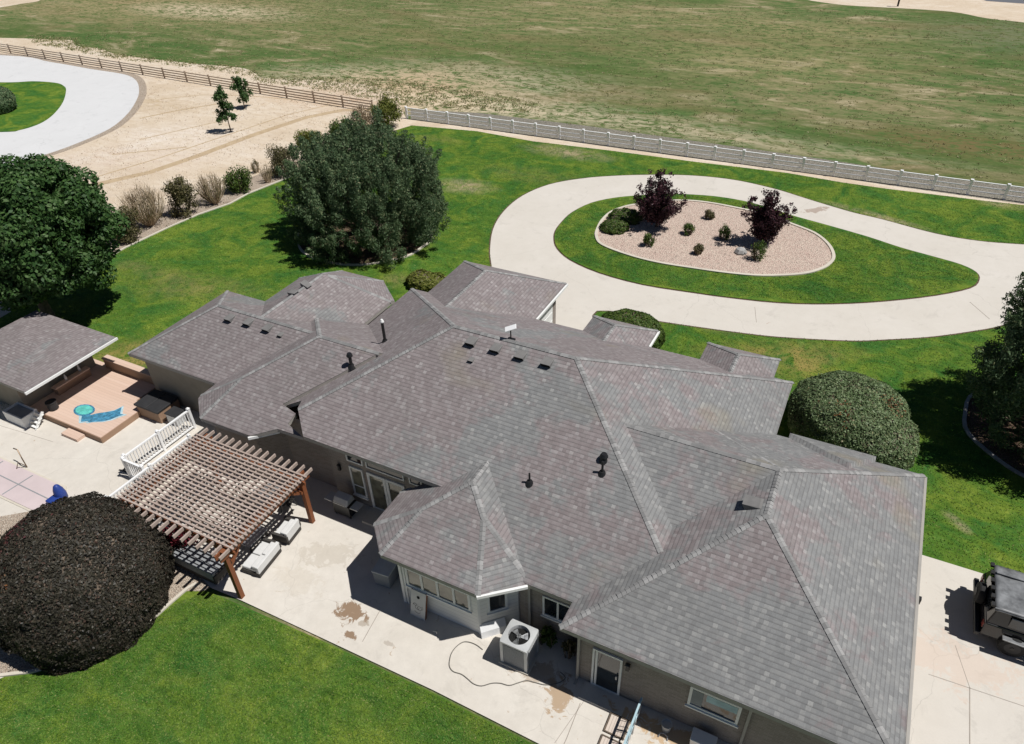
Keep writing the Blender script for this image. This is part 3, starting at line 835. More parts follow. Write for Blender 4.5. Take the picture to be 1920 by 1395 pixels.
# dining bay windows (rear face and the angled right face)
f = window((0, 10.55), 0, -9.40, -7.20, 1.02, 1.85, mull=(-8.85, -8.3, -7.75), fw=.07, glass='glass2')
m = MB(); m.bb(-9.35, -8.0, 10.525, 10.545, 1.10, 1.35)
ang = math.atan2(.87, .86)
window((-6.98, 10.55), ang, .28, .88, .95, 1.9, fw=.07)
window((-10.3, 12.2), -PI/2, .1, .8, 1.0, 1.85, fw=.07)
m = MB(); m.bb(-9.64, -9.55, 10.50, 10.60, 0, 2.2); m.bb(-9.50, -9.44, 10.50, 10.56, 0, 2.2); m.build('corner_board', M['white'], house)
m = MB(frameM((-6.98, 10.55), ang)); m.bb(-.02, .06, -.03, .02, 0, 2.2); m.build('corner_board', M['white'], house)
m = MB(frameM((-6.98, 10.55), ang)); m.add([(.0, -.20, .05), (.78, -.20, .05), (.78, -.02, .05), (0, -.02, .05), (.0, -.16, .30), (.78, -.16, .30), (.78, -.02, .52), (0, -.02, .52)], [(0, 1, 5, 4), (1, 2, 6, 5), (2, 3, 7, 6), (3, 0, 4, 7), (4, 5, 6, 7)]); m.build('sun_wedge', M['vinyl'], house)  # added white wedge, tilted to the sun to make a bright patch on the bay
# french door group in the main rear wall
window((0, 13.3), 0, -13.52, -12.95, .50, 1.86, bars_h=(.98,), glass='glass2', sill=True)
d = window((0, 13.3), 0, -12.78, -12.02, .10, 1.86, fw=.10, glass='glass2', name='french_door', sill=False)
d = window((0, 13.3), 0, -12.0, -11.25, .10, 1.86, fw=.10, glass='glass2', name='french_door', sill=False)
m = MB(); m.bb(-12.16, -12.12, 13.20, 13.25, .9, 1.05); m.build('handle', M['black'], d)
for a, b in ((-13.55, -12.86), (-12.74, -11.2), (-11.0, -10.5)): window((0, 13.3), 0, a, b, 2.10, 2.42, fw=.05, sill=False)
# other rear openings
window((0, 11.42), 0, -5.32, -4.35, .97, 1.84, mull=(-4.85,), fw=.06)
d = window((0, 10.55), 0, -3.45, -2.62, .06, 1.78, mull=(-3.33,), fw=.06, name='side_door', sill=False)
m = MB(); m.bb(-2.76, -2.72, 10.46, 10.50, .85, 1.0); m.build('handle', M['metal'], d)
f = window((0, 10.55), 0, -.85, .42, 1.08, 1.92, fw=.07)
m = MB(); m.bb(-.42, .34, 10.505, 10.52, 1.55, 1.82); m.build('blind', M['paleblue'], f)
m = MB(); m.bb(-.78, -.5, 10.505, 10.52, 1.2, 1.82); m.build('blind', M['cushg'], f)
# door of the front garage wing on its right side
m = MB(); m.bb(-11.62, -11.56, 22.9, 25.9, .05, 1.85)
for z in (.5, .95, 1.4): m.bb(-11.56, -11.545, 22.95, 25.85, z, z+.02)
m.build('garage_door', M['white'], house)
for y in (22.55, 22.3): 
    m = MB(); m.box((-11.52, y, 1.75), (.13, .12, .22), taper=.6); m.build('wall_lamp', M['black'], house)
# wall lamps
for x, y in ((-2.47, 10.50), (-13.95, 13.25)):
    m = MB(); m.box((x, y-.02, 1.62), (.10, .08, .24), taper=.7); m.box((x, y-.02, 1.76), (.13, .11, .04), taper=.4)
    m.build('wall_lamp', M['black'], house)
m = MB(); m.box((3.98, 15.55, 2.05), (.16, .12, .2)); m.bar((3.5, 15.55, 2.1), (3.95, 15.55, 2.1), .05); m.build('wall_lamp', M['black'], house)
# downspouts
for x, y in ((.62, 10.50), (-5.72, 11.36), (-3.84, 10.50)):
    m = MB(); m.bar((x, y, .05), (x, y, 2.3), .07, .07); m.bar((x, y, .07), (x, y-.2, .04), .07, .06); m.build('downspout', M['fascia'], house)
# utility boxes and pipes on the recessed wall
m = MB(); m.bb(-4.42, -4.14, 11.28, 11.42, .75, 1.25); m.lathe((-4.28, 11.25, 1.1), [(.09, -.03), (.09, .05), (.06, .07)], 12); m.build('meter_box', M['metal'], house)
m = MB(); m.tube([(-4.3, 11.36, .75), (-4.3, 11.36, .05)], .025); m.tube([(-4.15, 11.36, 1.2), (-4.15, 11.36, 2.2)], .02); m.build('conduit', M['metal'], house)
# threshold step
m = MB(); m.bb(-12.75, -11.3, 12.55, 13.25, .05, .17); tag(m.build('door_step', M['curb']), 'low pale concrete step below the french doors', 'step')

# ------------------------------------------------------------------ roof vents
def onroof(px_, py_):
    d = RT*((px_-CX)/FPX) - UP*((py_-CY)/FPX) + _f
    t = 12.0
    while t < 80:
        p = Vector((0, 0, H))+d*t
        if ztop(p.x, p.y) >= p.z: return p
        t += .02
    return None
def slope_at(p):
    e = .05
    gx = (ztop(p.x+e, p.y)-ztop(p.x-e, p.y))/(2*e); gy = (ztop(p.x, p.y+e)-ztop(p.x, p.y-e))/(2*e)
    return gx, gy
def vent(px_, py_, s=1.0):
    p = onroof(px_, py_)
    if p is None: return
    gx, gy = slope_at(p)
    nrm = Vector((-gx, -gy, 1)).normalized()
    dn = Vector((-gx, -gy, -(gx*gx+gy*gy)))
    dn = dn.normalized() if dn.length > .01 else Vector((0, -1, 0))
    sd_ = nrm.cross(dn)
    Mx = Matrix(((sd_.x, dn.x, nrm.x, p.x), (sd_.y, dn.y, nrm.y, p.y), (sd_.z, dn.z, nrm.z, p.z), (0, 0, 0, 1)))
    m = MB(Mx)
    m.add([(-.2*s, -.26*s, 0), (.2*s, -.26*s, 0), (.2*s, .2*s, .0), (-.2*s, .2*s, 0), (-.17*s, -.2*s, .05*s), (.17*s, -.2*s, .05*s), (.2*s, .2*s, .21*s), (-.2*s, .2*s, .21*s)],
          [(4, 5, 6, 7), (0, 1, 5, 4), (1, 2, 6, 5), (3, 0, 4, 7), (2, 3, 7, 6)])
    o = m.build('roof_vent', M['vent'], house)
    m = MB(Mx); m.add([(-.19*s, .203*s, .01*s), (.19*s, .203*s, .01*s), (.19*s, .203*s, .19*s), (-.19*s, .203*s, .19*s)], [(0, 1, 2, 3)])
    m.build('vent_opening', M['dark'], o)
for v in ((885, 641), (931, 654), (977, 667), (1027, 680), (432, 597), (467, 605), (503, 616)): vent(*v, .82)
vent(574, 535, .8); vent(551, 550, .8); vent(884, 675, .45); vent(527, 628, .5); vent(1413, 946, 1.0)
def pipe(px_, py_, h, r=.05, cap=None):
    p = onroof(px_, py_)
    m = MB(); m.tube([p-Vector((0, 0, .1)), p+Vector((0, 0, h))], r, 10)
    m.lathe((p.x, p.y, p.z-.08), [(.16, 0), (.08, .16)], 12)
    o = m.build('vent_pipe', M['black'], house)
    if cap: 
        m = MB(); m.lathe((p.x, p.y, p.z+h), [(r*cap[0], 0), (r*cap[0], .03), (r*cap[1], .12)], 12)
        m.build('pipe_cap', M['white'] if cap[2] else M['black'], o)
pipe(722, 640, .85, .055, (1.4, .7, True)); pipe(659, 686, .42, .06, (1.9, 1.3, False)); pipe(1129, 887, .45, .035); pipe(1132, 862, .12, .08, (1.6, 1.0, False)); pipe(993, 905, .38, .03)
p = onroof(958, 637)
sa = thing('satellite_antenna', 'flat white internet antenna on a thin mast at the main roof ridge', 'antenna', p)
m = MB(); m.tube([p-Vector((0, 0, .05)), p+Vector((0, 0, .42))], .022, 8); m.box(p+Vector((0, 0, .0)), (.25, .2, .05)); m.build('mast', M['black'], sa)
m = MB(Matrix.Translation(p+Vector((0, 0, .46))) @ Matrix.Rotation(R(25), 4, 'Z') @ Matrix.Rotation(R(-20), 4, 'Y') @ Matrix.Rotation(R(10), 4, 'X')); m.box((0, 0, 0), (.40, .23, .03)); m.build('panel', M['vinyl'], sa, bevel=.015)


# ------------------------------------------------------------------ vegetation
def leaf_mesh(name, P, Nn, size, mat, parent, asp=.6, jit=.6, up=0.0):
    n = len(P)
    N_ = Nn + jit*rng.normal(size=(n, 3)); N_ /= np.linalg.norm(N_, axis=1)[:, None]+1e-9
    T_ = rng.normal(size=(n, 3)); T_[:, 2] += up*3
    T_ -= N_*(T_*N_).sum(1)[:, None]; T_ /= np.linalg.norm(T_, axis=1)[:, None]+1e-9
    B_ = np.cross(N_, T_)
    s_ = size*rng.uniform(.6, 1.35, size=n)[:, None]
    V = np.stack([P-T_*s_, P+B_*s_*asp, P+T_*s_, P-B_*s_*asp], axis=1).reshape(-1, 3)
    off = np.array(parent.location) if parent is not None else np.zeros(3)
    V = (V-off).astype(np.float32)
    me = bpy.data.meshes.new(name)
    me.vertices.add(4*n); me.vertices.foreach_set('co', V.ravel())
    me.loops.add(4*n); me.loops.foreach_set('vertex_index', np.arange(4*n, dtype=np.int32))
    me.polygons.add(n); me.polygons.foreach_set('loop_start', np.arange(0, 4*n, 4, dtype=np.int32))
    me.update(calc_edges=True)
    me.materials.append(mat)
    o = bpy.data.objects.new(name, me); C.objects.link(o); o.parent = parent
    return o
def sph(n):
    v = rng.normal(size=(n, 3)); return v/np.linalg.norm(v, axis=1)[:, None]
def blobs_on(c, r, n, br, low=-.5, fill=.8):
    """centres and radii of leaf clumps spread through an ellipsoid crown"""
    out = []
    while len(out) < n:
        d = sph(1)[0]
        if d[2] < low: continue
        k = rng.uniform(fill, 1.0) if rng.random() < .8 else rng.uniform(.35, .8)
        out.append((np.array(c)+d*np.array(r)*k*(1-br/np.array(r)*.5), br*rng.uniform(.65, 1.3)))
    return out
def clump_pts(blobs, n, shell=(.72, 1.06), squash=.8):
    w_ = np.array([b[1]**2 for b in blobs]); w_ /= w_.sum()
    idx = rng.choice(len(blobs), size=n, p=w_)
    Cc = np.array([b[0] for b in blobs])[idx]; Rr = np.array([b[1] for b in blobs])[idx][:, None]
    d = sph(n)
    P = Cc+d*Rr*rng.uniform(*shell, size=(n, 1))*np.array([1, 1, squash])
    P[:, 2] = np.maximum(P[:, 2], .03)
    return P, d
def limbs(base, tips, r0, mat, parent, name='trunk', bend=.15, fork=.35):
    base = Vector(base); m = MB()
    top = Vector((base.x, base.y, base.z+max(t[2] for t in tips)*fork))
    m.tube([base-Vector((0, 0, .1)), base+(top-base)*.3, top], [r0*1.25, r0, r0*.75], 9)
    for t in tips:
        t = Vector(t); mid = (top+t)/2+Vector((random.uniform(-bend, bend), random.uniform(-bend, bend), abs(bend)))
        m.tube([top-Vector((0, 0, .05)), mid, t], [r0*.55, r0*.32, r0*.08], 6)
    return m.build(name, mat, parent)

def dome(c, r, n, size, mat, parent, name='crown', lump=.06, power=1.0, asp=.55, jit=.45, core=True, flat=0.0):
    """a clipped shrub: leaves packed over an uneven rounded surface"""
    d = sph(int(n*1.3)); d = d[d[:, 2] > -.55][:n]
    c = np.array(c); r = np.array(r)
    e = np.sign(d)*np.abs(d)**power
    lum = np.array([noise.noise(Vector((v[0]*2.3+c[0], v[1]*2.3, v[2]*2.3))) + .5*noise.noise(Vector((v[0]*6+c[1], v[1]*6, v[2]*6))) for v in d])
    k = (1+lump*lum)[:, None]*(1-np.abs(rng.normal(size=(len(d), 1)))*.022)
    P = c+e*r*k
    P[:, 2] = np.maximum(P[:, 2], .06)
    nn = d/r; nn /= np.linalg.norm(nn, axis=1)[:, None]
    o = leaf_mesh(name, P, nn, size, mat, parent, asp, jit)
    if core:
        m = MB(); V = []; F = []; nu, nv = 28, 14
        for j in range(nv+1):
            ph = PI*j/nv
            for i in range(nu):
                th = 2*PI*i/nu
                dd = Vector((math.cos(th)*math.sin(ph), math.sin(th)*math.sin(ph), math.cos(ph)))
                kk = 1+lump*(noise.noise(Vector((dd.x*2.3+c[0], dd.y*2.3, dd.z*2.3))) + .5*noise.noise(Vector((dd.x*6+c[1], dd.y*6, dd.z*6))))
                V.append((c[0]+math.copysign(abs(dd.x)**power, dd.x)*r[0]*kk*.955, c[1]+math.copysign(abs(dd.y)**power, dd.y)*r[1]*kk*.955, max(.05, c[2]+math.copysign(abs(dd.z)**power, dd.z)*r[2]*kk*.955)))
        for j in range(nv):
            for i in range(nu):
                i2 = (i+1) % nu
                F.append((j*nu+i, (j+1)*nu+i, (j+1)*nu+i2, j*nu+i2))
        m.add(V, F); m.build('branches', M['bark'], parent)
    return o

# big broadleaf tree at the left edge
bx, by = -34.9, 16.6
t = thing('shade_tree', 'tall spreading dark green broadleaf tree at the left edge behind the small shed', 'tree', (bx, by, 0))
bl = blobs_on((bx+.5, by+.7, 4.6), (3.75, 3.8, 3.7), 210, .72, -.8, .72)
P_, N_ = clump_pts(bl, 100000); leaf_mesh('crown', P_, N_+np.array([0, 0, .35]), .10, M['green_l'], t, .6, .6)
limbs((bx, by, 0), [tuple(b[0]) for b in bl[:14]], .26, M['bark'], t)

# mounded multi-stemmed pines
def pine(label, cx_, cy_, r, rz, cz, n_sh, n_leaf, seed=0, brown=True):
    t = thing('mounded_pine', label, 'tree', (cx_, cy_, 0))
    P_all = []; N_all = []
    k = 0
    per = n_leaf//n_sh
    tips = []
    while k < n_sh:
        d = sph(1)[0]
        if d[2] < -.6: continue
        if rng.random() < .22: d = d*rng.uniform(.55, .85)
        lum = noise.noise(Vector((d[0]*2.2+seed, d[1]*2.2, d[2]*2.2)))
        rad = (1+.30*lum)*rng.uniform(.80, 1.05)
        c = np.array([cx_, cy_, cz])+d*np.array([r, r, rz])*rad
        if c[2] < .15: continue
        ax = d*.55+np.array([0, 0, .85]); ax /= np.linalg.norm(ax)
        L = rng.uniform(.55, 1.15); w0 = rng.uniform(.22, .36)
        u = rng.uniform(-.6, .55, size=(per, 1))
        dd = sph(per); dd -= ax*(dd@ax)[:, None]; dd /= np.linalg.norm(dd, axis=1)[:, None]
        wprof = w0*np.sqrt(np.clip(1-((u+.05)/.62)**2, 0.02, 1))
        P = c+ax*u*L+dd*wprof*rng.uniform(.25, 1.15, size=(per, 1))
        P_all.append(P); N_all.append(dd+ax*.3)
        tips.append(c); k += 1
    P_ = np.concatenate(P_all); N_ = np.concatenate(N_all); P_[:, 2] = np.maximum(P_[:, 2], .05)
    leaf_mesh('crown', P_, N_, .070, M['pine_l'], t, .34, .6, .15)
    m = MB()
    for q in range(9):
        a = 2*PI*q/9+random.random()*.5
        tip = tips[random.randrange(len(tips))]
        b0 = Vector((cx_+.35*math.cos(a), cy_+.35*math.sin(a), -.05))
        e = Vector(tip); mid = b0+(e-b0)*.5+Vector((0, 0, -.35))
        m.tube([b0, mid, e], [.16, .10, .03], 6)
    m.build('trunk', M['bark'], t)
    return t
pine('huge rounded dark green pine with many upright branch tips on the front lawn', -26.0, 31.6, 4.5, 4.0, 2.15, 900, 225000, 1.3)
pine('dark pine cut by the right edge casting a long jagged shadow on the lawn', 8.9, 27.5, 3.4, 4.15, 2.75, 760, 150000, 5.1)
for (cx_, cy_, r, lab) in ((-26.3, 31.2, 4.1, 'stone edging ring around the mulch under the huge rounded pine'), (9.15, 27.6, 3.55, 'stone edging ring around the mulch under the pine at the right edge')):
    ring = [Vector((cx_+r*math.cos(a*PI/24)*(1+.02*math.sin(a)), cy_+r*.92*math.sin(a*PI/24))) for a in range(48)]
    sheet('mulch_bed', [tuple(p) for p in ring], .052, M['mulch'])
    tag(strip_along('edging_ring', ring, .13, .0, .12, M['curb'] if cx_ < 0 else M['stone']), lab, 'edging')  # right ring lies in shadow: its shade is deepened by a darker material

# clipped shrubs
def shrub(name, label, c, r, n, size, mat, power=1.0, lump=.06, group=None, core=True, cat='shrub', asp=.55):
    t = thing(name, label, cat, (c[0], c[1], 0), 0, group)
    dome(c, r, n, size, mat, t, 'foliage', lump, power, asp, .5, core)
    return t
shrub('clipped_hedge', 'huge dark purplish brown dome shaped hedge beside the pergola', (-18.35, 6.2, 1.15), (2.45, 2.45, 2.55), 66000, .042, M['hedge_d'], .93, .09)
shrub('clipped_hedge', 'large rounded green hedge with a rusty patch against the front of the garage wing', (1.45, 24.25, .85), (2.15, 2.1, 1.6), 44000, .048, M['hedge_g'], .93, .08)
shrub('clipped_hedge', 'low rounded green shrub beside the driveway behind the front entry roof', (-8.2, 27.1, .35), (1.6, 1.2, 1.05), 15000, .055, M['bright_l'], .9, .08)
shrub('loose_shrub', 'low leafy green shrub behind the left of the front garage wing', (-19.5, 27.5, .2), (1.2, .8, .55), 6000, .07, M['yellow_l'], .9, .2)
shrub('loose_shrub', 'small yellowing shrub at the front wall near the dry lawn patch', (-2.4, 26.3, .1), (.9, .4, .45), 2500, .05, M['olive_l'], .9, .2)
shrub('clipped_shrub', 'dark round shrub on the small lawn inside the far white driveway', (-73.3, 38.5, .9), (1.9, 1.9, 1.4), 9000, .11, M['pine_l'], .95, .06)

dome((2.35, 23.65, .65), (1.65, 1.55, 1.25), 16000, .048, M['hedge_g'], [o for o in bpy.data.objects if o.name.startswith('clipped_hedge.001')][0], 'foliage', .08, .93)
def loose(label, c, r, n, size, mat, tall=1.0, group='shrubs along the gravel bed at the lot edge', twigs=0, name='loose_shrub'):
    r = tuple(v*(1.12 if 'edge' in group else 1.0) for v in r)
    t = thing(name, label, 'shrub', (c[0], c[1], 0), 0, group)
    if n:
        bl = blobs_on((c[0], c[1], c[2]), (r[0], r[1], r[2]), 26, min(r)*.38, -.6, .6)
        P_, N_ = clump_pts(bl, n, (.3, 1.1), 1.1)
        leaf_mesh('foliage', P_, N_, size, mat, t, .5, .8, .5)
    m = MB()
    for q in range(max(twigs, 14)):
        a = random.uniform(0, 2*PI); e = random.uniform(.3, 1.0)
        tip = Vector((c[0]+r[0]*e*math.cos(a), c[1]+r[1]*e*math.sin(a), c[2]+r[2]*random.uniform(.55, 1.0)*math.sqrt(max(.1, 1-e*e*.75))))
        b0 = Vector((c[0]+.15*math.cos(a), c[1]+.15*math.sin(a), 0))
        mid = (b0+tip)/2+Vector((.12*math.cos(a), .12*math.sin(a), 0))*r[0]
        rr = .016 if twigs else .02
        m.tube([b0, mid, tip], [rr*1.5, rr, rr*.45], 4, cap=False)
        if twigs:
            for z_ in range(5):
                k = random.uniform(.35, .95); pp = mid+(tip-mid)*k if random.random() < .7 else b0+(mid-b0)*random.uniform(.5, 1)
                m.tube([pp, pp+Vector((random.uniform(-.22, .22), random.uniform(-.22, .22), random.uniform(.12, .4)))*r[0]], [rr*.6, rr*.3], 3, cap=False)
    m.build('stems', M['twig'] if twigs else M['bark'], t)
    return t
loose('olive brown leafy shrub half hidden by the big shade tree', (-39.2, 24.9, .85), (.85, .85, 1.35), 3800, .07, M['olive_l'])
loose('widest dry leafless bush with long pale upright twigs', (-39.7, 26.9, .8), (1.35, 1.2, 1.6), 500, .05, M['olive_l'], twigs=150)
loose('tall dense green shrub between the two dry leafless bushes', (-38.8, 29.0, .95), (.9, .9, 1.6), 5200, .065, M['olive_l'])
loose('smaller dry leafless bush next to the round green shrub', (-38.4, 31.1, .7), (.95, .9, 1.25), 250, .05, M['olive_l'], twigs=110)
loose('round bright green shrub in the middle of the lot edge bed', (-38.3, 33.4, .6), (.9, .9, .95), 4800, .065, M['bright_l'])
loose('tiny brown twiggy plant on the dirt behind the bed', (-39.8, 36.5, .35), (.28, .28, .6), 350, .05, M['olive_l'], twigs=16)
loose('small dark bare stemmed bush near the huge pine', (-37.7, 35.4, .45), (.42, .42, .8), 60, .05, M['olive_l'], twigs=36)
loose('brown green airy bush left of the huge pine', (-37.5, 37.0, .8), (1.1, 1.0, 1.35), 5200, .06, M['olive_l'])
loose('low flat topped yellow green bush behind the huge pine', (-39.5, 42.0, .55), (1.0, 1.0, .85), 4200, .07, M['yellow_l'])
loose('square clipped green bush behind the top of the huge pine', (-38.6, 45.0, .6), (1.15, 1.1, 1.0), 4500, .07, M['bright_l'])
loose('pale dry grassy bush beside the yellow green one', (-38.3, 47.4, .7), (1.1, 1.1, 1.3), 3200, .07, M['twig'], twigs=20)
loose('tallest yellow green bush at the end of the bed by the white fence', (-36.8, 48.6, 1.0), (1.25, 1.2, 1.5), 5600, .075, M['yellow_l'])

# plants in the driveway island
def plum(label, cx_, cy_, r, h, seed):
    t = thing('plum_tree', label, 'tree', (cx_, cy_, 0), 0, 'purple leaf trees in the driveway island')
    rs = random.Random(seed); tips = []; bl = []
    for q in range(42):
        a = rs.uniform(0, 2*PI); e = rs.uniform(.1, 1.0)
        tip = np.array([cx_+r*e*math.cos(a), cy_+r*e*math.sin(a), h*rs.uniform(.60, 1.04)*(1-.38*e*e)])
        tips.append(tip)
        for s_ in (.25, .45, .65, .85, 1.0):
            p = np.array([cx_, cy_, h*.13])*(1-s_)+tip*s_
            bl.append((p+rng.normal(size=3)*.10, .31*rs.uniform(.7, 1.25)*(1.3-.75*s_)))
    P_, N_ = clump_pts(bl, 19000, (.3, 1.15), 1.15)
    leaf_mesh('crown', P_, N_, .062, M['plum_l'], t, .6, .8)
    limbs((cx_, cy_, .08), [tuple(x) for x in tips[:12]], .07, M['bark'], t, fork=.2)
plum('fuller purple leaf tree at the left of the gravel island', -10.75, 39.2, 1.62, 3.35, 3)
plum('sparser purple leaf tree at the right of the gravel island', -4.6, 39.5, 1.42, 3.25, 8)
for lab, x, y, r, rz, mt in (('green tuft at the lower left of the island, in front of the fuller plum tree', -10.36, 36.6, .38, .48, 'bright_l'), ('small green tuft left of centre on the gravel', -8.76, 38.9, .40, .44, 'bright_l'),
                 ('darker green tuft just left of the sparser plum tree', -6.7, 39.1, .38, .52, 'bright_l'), ('brownish tuft at the top of the gravel island', -8.2, 41.5, .34, .38, 'olive_l'),
                 ('brownish tuft at the bottom centre of the gravel island', -7.6, 36.75, .33, .36, 'olive_l'), ('largest green tuft, in front of the sparser plum tree', -4.45, 37.4, .50, .64, 'bright_l')):
    loose(lab, (x, y, rz*.9), (r, r, rz), 900, .05, M[mt], group='small tufts on the pink gravel island', name='ornamental_tuft')
for lab, c, r in (('spreading juniper at the left tip of the gravel island', (-12.9, 37.8, .2), (.8, .75, .42)), ('spreading juniper behind, partly hidden by the fuller plum tree', (-12.75, 39.4, .22), (1.0, .8, .45))):
    shrub('juniper_shrub', lab, c, r, 4200, .06, M['bright_l'], .95, .25, 'junipers in the driveway island')
q = at(1388, 477)
m = MB(); m.lathe((q.x, q.y, .06), [(.34, 0), (.36, .12), (.25, .28), (.08, .34)], 7)
b = m.build('boulder', M['stone'], None); tag(b, 'pale gray boulder beside the sparser plum tree', 'rock')

def sapling(label, px_, py_, h, r, n, seed):
    q = at(px_, py_)
    t = thing('young_tree', label, 'tree', q, 0, 'young trees on the bare dirt lot')
    bl = []
    rs = random.Random(seed)
    for i in range(24):
        zz = rs.uniform(.28, 1.0); w_ = r*math.sin(min(1, (1.08-zz)*2.2)*PI/2)
        a = rs.uniform(0, 2*PI); e = rs.uniform(0, 1)
        bl.append((np.array([q.x+w_*e*math.cos(a), q.y+w_*e*math.sin(a), h*zz]), .30*rs.uniform(.7, 1.2)))
    P_, N_ = clump_pts(bl, n, (.2, 1.1), 1.1)
    leaf_mesh('crown', P_, N_, .085, M['green_l'], t, .6, .8)
    limbs((q.x, q.y, 0), [tuple(x[0]) for x in bl[:8]], .05, M['bark'], t, fork=.35)
sapling('nearer slender young tree on the bare dirt', 433, 247, 3.5, .75, 2600, 1)
sapling('farther rounder young tree on the bare dirt', 459, 203, 2.7, .85, 2600, 5)
# small plants near the air conditioner and by the garage recess
loose('dark leafy plant growing against the wall behind the air conditioner', (-5.05, 11.1, .35), (.30, .25, .42), 1500, .04, M['bright_l'], group='plants against the rear wall', name='wall_plant')
loose('dusty weed in the shaded corner beside the meter box', (-4.35, 11.1, .3), (.22, .2, .42), 700, .04, M['olive_l'], group='plants against the rear wall', name='wall_plant')
q = at(318, 1005)
loose('dark red leafed bush between the dark hedge and the pergola', (-17.6, 9.0, .45), (.6, .5, .75), 2600, .05, m_leaf('maroon_leaf', [(0, (.05, .006, .01)), (.6, (.12, .012, .02)), (1, (.2, .03, .04))]), group='bush under the pergola', name='red_bush')

# ------------------------------------------------------------------ fences
def post_rail(name, label, A, B, n, h, rails, mat, pw=.09, rw=.035, rh=.11):
    t = thing(name, label, 'fence', (A.x, A.y, 0))
    d = (B-A)/n; u = d.normalized()
    for i in range(n+1):
        p = A+d*i
        m = MB(); m.box((p.x, p.y, h/2), (pw, pw, h), math.atan2(u.y, u.x)); m.box((p.x, p.y, h+.015), (pw*1.2, pw*1.2, .03), math.atan2(u.y, u.x))
        m.build('fence_post', mat, t)
    for z in rails:
        m = MB()
        for i in range(n):
            a = A+d*i; b = A+d*(i+1)
            m.bar((a.x, a.y, z), (b.x, b.y, z), rw, rh)
        m.build('rail', mat, t)
    return t
A = at(763, 222); B = at(1904, 377)
post_rail('vinyl_fence', 'long white three rail vinyl fence between the lawn and the field', A, A+(B-A)*1.12, 25, .98, (.28, .58, .90), M['vinyl_f'], .15, .09, .045)
A = at(-40, 90); B = at(700, 210)
post_rail('wooden_fence', 'long weathered brown post and rail fence across the bare dirt lot', A, B, 18, 1.02, (.20, .42, .66, .90), M['rail_wood'], .12, .05, .09)
q = at(1683, 12)
m = MB(); m.box((q.x, q.y, .9), (.22, .22, 1.8)); m.box((q.x, q.y, 1.95), (.4, .35, .3)); b = m.build('field_post', M['black']); tag(b, 'dark post standing at the far edge of the field', 'post')

# white picket railings
def railing(name, label, A, B, h, nb, parent=None, z0=.05):
    A = Vector(A); B = Vector(B)
    t = thing(name, label, 'railing', (A.x, A.y, 0), 0, 'white picket railings around the pool terrace')
    npost = max(1, round((B-A).length/1.6))
    for i in range(npost+1):
        p = A+(B-A)*i/npost
        m = MB(); m.box((p.x, p.y, z0+(h+.1)/2), (.10, .10, h+.1)); m.box((p.x, p.y, z0+h+.12), (.13, .13, .04), taper=.5); m.build('railing_post', M['vinyl'], t)
    m = MB(); m.bar(A+Vector((0, 0, z0+h)), B+Vector((0, 0, z0+h)), .08, .06); m.build('top_rail', M['vinyl'], t)
    m = MB(); m.bar(A+Vector((0, 0, z0+.12)), B+Vector((0, 0, z0+.12)), .06, .06); m.build('bottom_rail', M['vinyl'], t)
    n = int((B-A).length/.125)
    for i in range(1, n):
        p = A+(B-A)*i/n
        m = MB(); m.box((p.x, p.y, z0+.13+(h-.15)/2), (.035, .035, h-.15)); m.build('baluster', M['vinyl'], t)
railing('picket_railing', 'white picket railing running up to the corner of the house', (-22.1, 10.75, 0), (-22.0, 13.75, 0), .92, 24)
railing('picket_railing', 'short white picket railing turning toward the pergola', (-22.0, 10.62, 0), (-21.0, 10.62, 0), .92, 10)
railing('picket_railing', 'white picket railing partly hidden behind the pergola lattice', (-20.85, 9.0, 0), (-20.75, 12.6, 0), .92, 10)
m = MB(); m.bb(-20.6, -20.35, 8.9, 13.0, .0, .16); tag(m.build('low_curb', M['curb']), 'cream concrete curb at the foot of the white railing', 'curb')

# ------------------------------------------------------------------ pergola
t = thing('pergola', 'wooden pergola with cedar posts and a pale weathered lattice top over the patio', 'pergola', (-16.6, 10.2, 0))
for x in (-14.37, -18.75):
    for y in (8.42, 11.85):
        m = MB(); m.box((x, y, 1.12), (.15, .15, 2.24)); m.build('post', M['cedar'], t)
for x in (-14.37, -18.75):
    m = MB()
    m.bb(x-.12, x-.075, 8.15, 12.15, 2.03, 2.22); m.bb(x+.075, x+.12, 8.15, 12.15, 2.03, 2.22)
    m.bar((x, 8.5, 1.55), (x, 9.1, 2.05), .08, .1); m.bar((x, 11.77, 1.55), (x, 11.17, 2.05), .08, .1)
    m.build('beam', M['cedar'], t)
for y in (8.55, 11.72):
    m = MB(); m.bb(-19.1, -14.05, y-.03, y+.03, 2.10, 2.224); m.bar((-14.9, y, 2.1), (-14.42, y, 1.6), .07, .09); m.bar((-18.2, y, 2.1), (-18.68, y, 1.6), .07, .09); m.build('beam', M['cedar'], t)
for i in range(16):
    x = -18.95+i*.316
    m = MB(); m.bb(x-.026, x+.026, 8.12, 12.28, 2.226, 2.34); m.build('rafter', M['weath'], t)
for i in range(24):
    y = 8.55+i*.143
    m = MB(); m.bb(-19.05, -14.05, y-.030, y+.030, 2.343, 2.378); m.build('lattice_slat', M['weath'], t)

